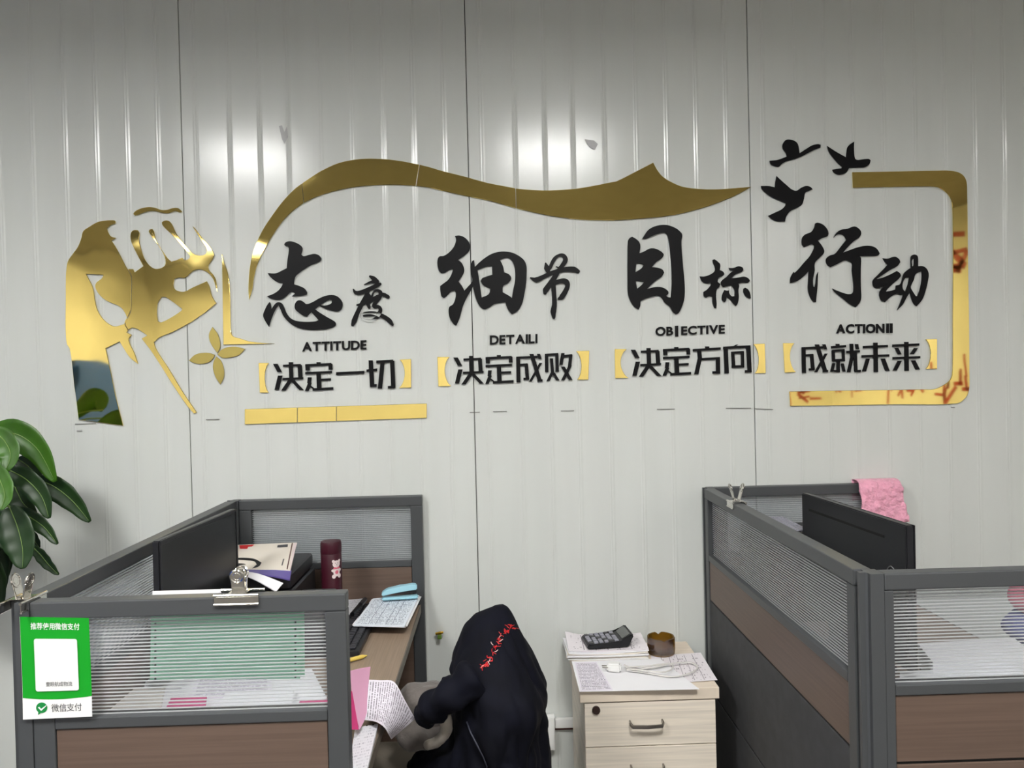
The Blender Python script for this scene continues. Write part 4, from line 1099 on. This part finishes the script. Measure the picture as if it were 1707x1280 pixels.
bm = NB(); pts = [(-.073, 0), (.06, 0), (.078, .034), (.074, .04), (.036, .0185), (-.07, .013)]
a_ = [bm.verts.new(MC @ Vector((p[0], -.05, p[1]))) for p in pts]; b_ = [bm.verts.new(MC @ Vector((p[0], .05, p[1]))) for p in pts]
n = len(pts)
for k in range(n): bm.faces.new((a_[k], a_[(k + 1) % n], b_[(k + 1) % n], b_[k]))
bm.faces.new(a_); bm.faces.new(b_[::-1]); bmesh.ops.bevel(bm, geom=list(bm.edges), offset=.003, segments=2, affect='EDGES')
obj('case', bm, M_calc, ca, smooth='auto')
tl = math.atan2(.0215, .038); MD = MC @ Matrix.Translation((.055, 0, .0305)) @ Matrix.Rotation(-tl, 4, 'Y')
obj('display', tbox(NB(), MD, .03, .075, .0022, .0006), M_lcd, ca)
slope = math.atan2(.0055, .106)
for i in range(6):
    for j in range(5):
        Mk = MC @ Matrix.Translation((-.0585 + i * .0165, -.036 + j * .018, .0155 + i * .00085)) @ Matrix.Rotation(-slope, 4, 'Y')
        bm = NB(); tbox(bm, Mk, .0125, .0135, .0055, .001); obj('key', bm, M_key if (i + j) % 4 else M_darkgrey, ca)

# amber glass ashtray
ac = (.508, -.135, PZ + .0003)
at_ = thing('glass_ashtray', 'round amber glass ashtray with a notched rim on the pedestal', 'ashtray', ac)
bm = NB(); n = 48; outer, inner = [], []
def rimz(k):
    a = 2 * PI * k / n; z_ = .056
    for nn in (PI * 1.5 + .05, PI * .5, PI, 0):
        d_ = abs((a - nn + PI) % (2 * PI) - PI)
        if d_ < .2: z_ -= .008 * (1 - d_ / .2)
    return z_
profO = [(.036, 0), (.042, .004), (.0435, .02), (.0435, None)]; profI = [(.0385, None), (.0375, .02), (.035, .012), (.0, .011)]
rings = []
for r_, z_ in profO + profI:
    rings.append([bm.verts.new((ac[0] + max(r_, .0005) * math.cos(2 * PI * k / n), ac[1] + max(r_, .0005) * math.sin(2 * PI * k / n), ac[2] + (rimz(k) if z_ is None else z_))) for k in range(n)])
for A2, B2 in zip(rings, rings[1:]):
    for k in range(n): bm.faces.new((A2[k], A2[(k + 1) % n], B2[(k + 1) % n], B2[k]))
bm.faces.new(rings[0][::-1]); bm.faces.new(rings[-1])
obj('bowl', bm, M_ash, at_, smooth='auto')
obj('ash_residue', lathe(NB(), (ac[0], ac[1], ac[2] + .0125), [(.033, 0), (.035, .006), (.03, .012), (.01, .01), (.001, .009)]), mat('tea_brown', (150, 108, 44), .4, var=(60, .4, (1, 1, 1))), at_, smooth='auto')
sheet('printed_sheet', [(1085, 1092), (1168, 1088), (1196, 1134), (1090, 1140)], PZ + .0022, M_print3, 'pink-tinted printed sheet by the ashtray, under the cable', th=.0006, curl=.006)
sheet('printed_sheet', [(953, 1102), (1100, 1098), (1166, 1149), (966, 1153)], PZ + .0045, M_paper, 'large blank white sheet at the front of the pedestal', th=.0006, curl=.004)
sheet('printed_sheet', [(958, 1104), (994, 1103), (1022, 1150), (968, 1152)], PZ + .0058, M_print, 'narrow printed slip at the left front corner of the pedestal', th=.0006)
ch = thing('phone_charger', 'white charger plug with a coiled cable on the printed sheets', 'charger', tuple(az(1025, 1110, PZ)))
cc = az(1024, 1112, PZ + .018)
bm = NB(); tbox(bm, Matrix.Translation((cc.x, cc.y, PZ + .0195)) @ Matrix.Rotation(-.25, 4, 'Z'), .042, .03, .026, .005); obj('plug', bm, M_white, ch, smooth='auto')
for s in (-1, 1): bm = NB(); cyl(bm, (cc.x - .02, cc.y + s * .007, PZ + .02), (cc.x - .036, cc.y + .004 + s * .007, PZ + .02), .0022, n=8); obj('pin', bm, M_chrome, ch, smooth='auto')
pts = [az(a, b, PZ + .010 + .004 * c) for a, b, c in ((1040, 1108, 2), (1060, 1114, 0), (1090, 1112, 1), (1120, 1106, 1), (1150, 1104, 0), (1163, 1112, 0), (1150, 1122, 0), (1120, 1128, 0), (1080, 1122, 0), (1045, 1116, 1), (1060, 1116, 2), (1095, 1120, 2), (1115, 1118, 2), (1122, 1110, 2), (1112, 1106, 2), (1080, 1110, 2), (1042, 1112, 2))]
C2 = []
for i in range(len(pts) - 1):
    a, b, c, d = pts[max(i - 1, 0)], pts[i], pts[i + 1], pts[min(i + 2, len(pts) - 1)]
    for k in range(6):
        t = k / 6; C2.append(.5 * ((2 * b) + (c - a) * t + (2 * a - 5 * b + 4 * c - d) * t * t + (3 * b - a - 3 * c + d) * t ** 3))
obj('cable', tube(NB(), C2 + [pts[-1]], .0023, 8), mat('cable_white', (205, 202, 198), .4), ch, smooth=True)

# ------------------------------------------------------------------ wall socket, trunking, brass fitting
tk = thing('cable_trunking', 'white cable trunking running low along the wall behind the pedestal', 'trunking', (.3, -.01, .3))
obj('trunk', box(NB(), .171, 1.6, -.02, -.0026, .308, .338, .002), M_white, tk, smooth='auto')
obj('dark_red_strip', box(NB(), .171, 1.6, -.010, -.0026, .298, .3075), M_brownline, tk)  # dark red line along the underside of the trunking
so = thing('wall_socket', 'white wall socket half hidden by the jacket', 'socket', (.13, -.01, .237))
obj('back_box', box(NB(), .083, .170, -.026, -.0026, .237, .352, .003), M_white, so, smooth='auto')
obj('face_plate', box(NB(), .086, .167, -.032, -.0265, .241, .348, .002), M_white, so, smooth='auto')
for q in (0, 1): obj('socket_hole', box(NB(), .120 + q * .014, .123 + q * .014, -.0325, -.0318, .30, .312), M_gap, so)
bf = thing('wall_plug_fitting', 'small brass and green fitting sticking out of the wall beside the jacket', 'fitting', tuple(ay(733, 1060, 0)))
bp = ay(733, 1058, -.02)
bm = NB(); tube(bm, [(bp.x, -.0026, bp.z), (bp.x, -.012, bp.z), (bp.x, -.022, bp.z - .002)], .006, 8); obj('collar', bm, M_brass, bf, smooth='auto')
bm = NB(); box(bm, bp.x - .007, bp.x + .007, -.03, -.0225, bp.z - .012, bp.z + .002, .002); obj('body', bm, M_greenp, bf, smooth='auto')
bm = NB(); cyl(bm, (bp.x - .014, -.02, bp.z + .004), (bp.x + .012, -.02, bp.z + .008), .004, n=10); obj('lever', bm, M_brass, bf, smooth='auto')

# ------------------------------------------------------------------ chair, jacket, plush
chx, chy = .0, -.70
cr_ = thing('office_chair', 'grey office chair with a navy jacket over its back', 'chair', (-.17, -.72, 0))
bm = NB(); box(bm, -.40, .02, -.95, -.49, .44, .515, .035, 4)
for v in bm.verts: v.co.z += .012 * math.cos((v.co.x + .19) * 7) * math.cos((v.co.y + .72) * 6)
obj('seat', bm, M_seat, cr_, smooth='auto')
obj('backrest', box(NB(), -.02, .02, -.80, -.60, .55, .78, .018, 4), M_seat, cr_, smooth='auto')
obj('back_bracket', box(NB(), .022, .034, -.73, -.67, .40, .56, .003), M_dark, cr_)
obj('column', cyl(NB(), (-.19, -.72, .09), (-.19, -.72, .438), .025), M_dark, cr_, smooth='auto')
for k in range(5):
    a = 2 * PI * k / 5 + .3; e = Vector((-.19 + .24 * math.cos(a), -.72 + .24 * math.sin(a), .075))
    bm = NB(); cyl(bm, (-.19, -.72, .095), e, .022, .015, 10); lg_ = obj('base_leg', bm, M_dark, cr_, smooth='auto')
    bm = NB(); cyl(bm, e + Vector((-.012, 0, -.0455)), e + Vector((.012, 0, -.0455)), .029, n=14); obj('caster', bm, M_dark, lg_, smooth='auto')

JY = -.70
rowsJ = [(1001, 826, 838), (1006, 812, 846), (1014, 793, 852), (1028, 776, 860), (1045, 767, 869), (1062, 760, 880), (1080, 755, 889), (1095, 751, 895), (1108, 756, 901), (1122, 758, 908), (1138, 756, 914), (1155, 750, 912), (1175, 748, 908), (1200, 748, 904), (1222, 738, 908), (1240, 715, 911), (1258, 692, 914), (1275, 678, 917), (1300, 668, 922), (1340, 665, 925), (1390, 670, 925)]
bm = NB(); n = 72; rings = []
for ri, (py, xl, xr) in enumerate(rowsJ):
    a, b = ay(xl, py, JY), ay(xr, py, JY); zc = (a.z + b.z) / 2; cx = (a.x + b.x) / 2; rx = (b.x - a.x) / 2
    ry = (.01, .03, .05, .08, .11, .14, .165, .185, .20, .21, .215, .22, .22, .22, .22, .22, .22, .225, .23, .23, .23)[ri]
    ring = []
    for k in range(n):
        th = 2 * PI * k / n; c_, s_ = math.cos(th), math.sin(th)
        e = 1.0
        x_ = cx + rx * math.copysign(abs(c_) ** e, c_); y_ = JY + ry * math.copysign(abs(s_) ** e, s_); zc2 = zc - .25 * max(0, y_ - JY) - .006
        ring.append(bm.verts.new((x_, y_, zc2 + .008 * noise.noise(Vector((x_ * 9, y_ * 5, 0))))))
    rings.append(ring)
for A2, B2 in zip(rings, rings[1:]):
    for k in range(n): bm.faces.new((A2[k], A2[(k + 1) % n], B2[(k + 1) % n], B2[k]))
bm.faces.new(rings[0][::-1]); bm.faces.new(rings[-1])
bmesh.ops.subdivide_edges(bm, edges=list(bm.edges), cuts=1, use_grid_fill=True)
bmesh.ops.subdivide_edges(bm, edges=list(bm.edges), cuts=1, use_grid_fill=True)
for _ in range(2): bmesh.ops.smooth_vert(bm, verts=bm.verts, factor=.5, use_axis_x=True, use_axis_y=True, use_axis_z=True)
bm.normal_update()
for v in bm.verts:
    c = v.co; d_ = 1.0 - c.z
    diag = c.x * 1.0 + c.y * .6
    f1 = noise.noise(Vector((diag * 16, c.z * 4.5, 2))); f2 = noise.noise(Vector((c.x * 26 + c.z * 9, c.y * 14, c.z * 8 + 5)))
    ridge = (1 - abs(f1) * 2.6) * .013 + (1 - abs(f2) * 2.4) * .007 - .008
    v.co = c + v.normal * ridge * min(1, max(.15, d_ * 3))
jk = thing('navy_jacket', 'dark navy jacket with red embroidery hanging over the chair back', 'jacket', (.0, JY, .5))
bvh = BVHTree.FromBMesh(bm)
obj('jacket_body', bm, M_navy, jk, smooth=True)
def hit(px, py):
    r = ray(px, py).normalized(); loc, nn, i, d_ = bvh.ray_cast(CAM, r)
    return (loc - r * .0025) if loc else None
# sleeve draped to the left over the plush
bm = NB(); SL = [ay(790, 1128, -.86), ay(768, 1146, -.87), ay(745, 1163, -.86), ay(722, 1180, -.84), ay(708, 1193, -.82)]
tube(bm, [SL[0].lerp(SL[1], .5) if False else p for p in dens([SL, SL], 5)[0]], lambda t: .040 - .010 * t + .004 * math.sin(t * 19), 28)
bm.normal_update()
for v in bm.verts: v.co += v.normal * .009 * (.3 - 2 * abs(noise.noise(v.co * 20)))
obj('sleeve', bm, M_navy, jk, smooth=True)
bm = NB(); cf = [ay(776, 1132, -.80), ay(756, 1136, -.80), ay(738, 1134, -.79)]
tube(bm, dens([cf, cf], 4)[0], lambda t: .026 - .018 * t, 14)
for v in bm.verts: v.co += Vector((0, 0, .004 * noise.noise(v.co * 40)))
obj('collar_flap', bm, M_navy, jk, smooth=True)
# hem zipper edge
bm = NB(); pts = [hit(a, b) for a, b in ((778, 1203), (785, 1222), (796, 1243), (806, 1262), (812, 1279))]; pts = [p for p in pts if p]
if len(pts) > 2: tube(bm, pts, .002, 6); obj('front_piping', bm, mat('navy_piping', (48, 50, 62), .5), jk, smooth=True)
rr = random.Random(11)
emb = NB(); emw = NB()
def squiggle(cx, cy, n_, spread):
    for _ in range(n_):
        x_, y_ = cx + rr.uniform(-spread, spread), cy + rr.uniform(-spread, spread) * .8; an = rr.uniform(0, 2 * PI); P = []
        for k in range(4):
            P.append(hit(x_, y_)); an += rr.uniform(-.9, .9); x_ += 2.2 * math.cos(an); y_ += 2.2 * math.sin(an)
        P = [p for p in P if p]
        if len(P) > 2: tube(emb if rr.random() < .85 else emw, P, .0008, 5)
for cx, cy, k, sp in ((852, 1044, 9, 7), (845, 1047, 6, 5), (836, 1058, 6, 4), (831, 1068, 6, 4), (825, 1078, 6, 4), (822, 1088, 4, 3), (812, 1103, 14, 9), (806, 1109, 8, 7)): squiggle(cx, cy, k, sp)
obj('red_embroidery', emb, M_red, jk, label='red embroidery')
obj('pale_embroidery', emw, M_redwhite, jk, label='pale stitches')

# plush cushion on the seat
pl = thing('plush_cushion', 'round grey plush cushion with a stubby pale arm on the chair seat', 'cushion', tuple(Vector((-.17, -.62, .52))))
def blob(c, s, rot=0, am=.006, fr=22, sub=4):
    bm = NB(); bmesh.ops.create_icosphere(bm, subdivisions=sub, radius=1, matrix=Matrix.Translation(c) @ Matrix.Rotation(rot, 4, 'Y') @ Matrix.Diagonal((*s, 1)))
    bm.normal_update()
    for v in bm.verts: v.co += v.normal * am * (1 - 2 * abs(noise.noise(v.co * fr)))
    return bm
c1_ = ay(710, 1180, -.62); obj('body', blob(c1_, (.068, .055, .060), .4, .012, 16), M_grey, pl, smooth=True)
c2_ = ay(702, 1222, -.66); obj('belly', blob(c2_, (.058, .06, .034), .2, .011, 20), M_grey, pl, smooth=True)
bm = NB(); P = [ay(741, 1193, -.83), ay(744, 1208, -.83), ay(741, 1224, -.82), ay(728, 1236, -.80), ay(712, 1242, -.78)]
tube(bm, dens([P, P], 4)[0], lambda t: .0155 * (1 - .3 * t) , 14); bm.normal_update()
for v in bm.verts: v.co += v.normal * .003 * noise.noise(v.co * 60)
obj('arm', bm, M_greyl, pl, smooth=True)

# ------------------------------------------------------------------ potted plant at the far left
PY = -.32
pt = thing('potted_plant', 'leafy green potted tree at the left edge, behind the screen', 'plant', (-1.75, -.42, 0))
obj('pot', lathe(NB(), (-1.75, -.42, 0), [(.11, 0), (.13, .02), (.16, .28), (.165, .3), (.15, .3), (.145, .26)]), M_pot, pt, smooth='auto')
obj('soil', lathe(NB(), (-1.75, -.42, .24), [(.14, 0), (.142, .015), (.05, .022), (.001, .023)]), M_stem, pt, smooth='auto')
top = Vector((-1.74, -.40, 1.26))
obj('trunk', tube(NB(), [(-1.75, -.42, .25), (-1.77, -.41, .6), (-1.74, -.42, .95), top], lambda t: .02 - .009 * t, 10), M_stem, pt, smooth=True)


def leaf(mids, wpx, m, Y0=PY, dY=0., sag=0., sdir=1):
    """mids: pixel midline base -> tip; wpx: max width px; real blade with a fold along the midrib"""
    L = [ay(a, b, Y0 + dY * i / (len(mids) - 1)) for i, (a, b) in enumerate(mids)]
    C = dens([L, L], 8)[0]; n_ = len(C); rows = []
    kpx = (CAM - L[0]).length / F
    for i, p in enumerate(C):
        t = i / (n_ - 1); tg = (C[min(i + 1, n_ - 1)] - C[max(i - 1, 0)]).normalized()
        sd = tg.cross(Vector((0, -1, .25)).normalized()).normalized()
        w_ = wpx * kpx / 2 * (math.sin(PI * min(1, (t * .93 + .04)) ** .85)) ** .8
        row = []
        for j in range(-3, 4):
            q_ = j / 3
            row.append(p + sd * w_ * q_ + Vector((0, -1, .2)) * (-(abs(q_) ** 1.5) * w_ * .32 * -1 * sdir + .0) * 1.0 + Vector((0, .0015 * math.sin(i * 1.1), .0)) * abs(q_))
        rows.append(row)
    lf = obj('leaf', patch(NB(), rows, .0012), m, pt, smooth=True)
    nb = NB(); tube(nb, [c + Vector((0, -.0012, .0005)) for c in C[:-1]], lambda t: .0016 * (1 - .7 * t), 6)
    obj('midrib', nb, M_rib, lf, smooth=True)
    return L[0]


bases = []
for mids, wpx, m, Y0, dY in (
        ([(-25, 735), (20, 722), (62, 748), (92, 803)], 40, M_leaf, -.32, .0),
        ([(-12, 718), (8, 735), (18, 760), (8, 787)], 34, M_leaf, -.38, -.05),
        ([(-15, 775), (0, 800), (8, 825), (2, 850)], 34, M_leaf, -.42, -.05),
        ([(15, 783), (45, 800), (70, 828), (82, 864)], 32, M_leafd, -.36, -.02),
        ([(62, 799), (92, 812), (122, 836), (150, 870)], 32, M_leafd, -.30, .02),
        ([(22, 848), (50, 862), (75, 880), (96, 907)], 22, M_leafd, -.34, -.03),
        ([(16, 845), (30, 880), (38, 915), (38, 948)], 46, M_leafd, -.40, -.04),
        ([(55, 912), (68, 925), (82, 942), (98, 958)], 16, M_leafd, -.34, 0),
        ([(-20, 850), (-5, 870), (5, 890), (14, 916)], 40, M_leafd, -.36, 0),
        ([(30, 765), (45, 775), (58, 788), (66, 802)], 26, M_leafd, -.27, 0),
        ([(-40, 700), (-60, 680), (-90, 690), (-120, 720)], 40, M_leaf, -.36, -.02),
        ([(-40, 800), (-70, 810), (-100, 840), (-125, 890)], 44, M_leafd, -.40, -.05),
        ([(20, 800), (30, 822), (40, 840), (60, 858)], 34, M_leafd, -.29, 0),
        ([(-30, 880), (-40, 920), (-45, 960), (-40, 1000)], 44, M_leafd, -.36, 0),
        ([(38, 878), (48, 890), (58, 902), (66, 913)], 18, M_leafd, -.31, 0),
        *[([(x_, y_), (x_ + 14 * d_, y_ + 22), (x_ + 24 * d_, y_ + 55), (x_ + 28 * d_, y_ + 100)], 50, M_leafd, Y_, 0) for x_, y_, d_, Y_ in ((-40, 840, 1, -.22), (-55, 880, 1, -.30), (-30, 900, 1, -.18), (-70, 800, 1, -.2), (-60, 920, 1, -.4), (-90, 870, -1, -.3), (-100, 760, -1, -.3), (-45, 790, 1, -.16), (-80, 930, 1, -.24), (-110, 900, -1, -.2), (-22, 870, 1, -.14), (-35, 930, 1, -.3))]):
    bases.append(leaf(mids, wpx, m, Y0, dY))
for b_ in bases:
    mid = (top + b_) / 2 + Vector((0, .01, .045))
    bm = NB(); P = dens([[top, mid, b_], [top, mid, b_]], 5)[0]; tube(bm, P, .0028, 6); obj('petiole', bm, M_rib, pt, smooth=True)
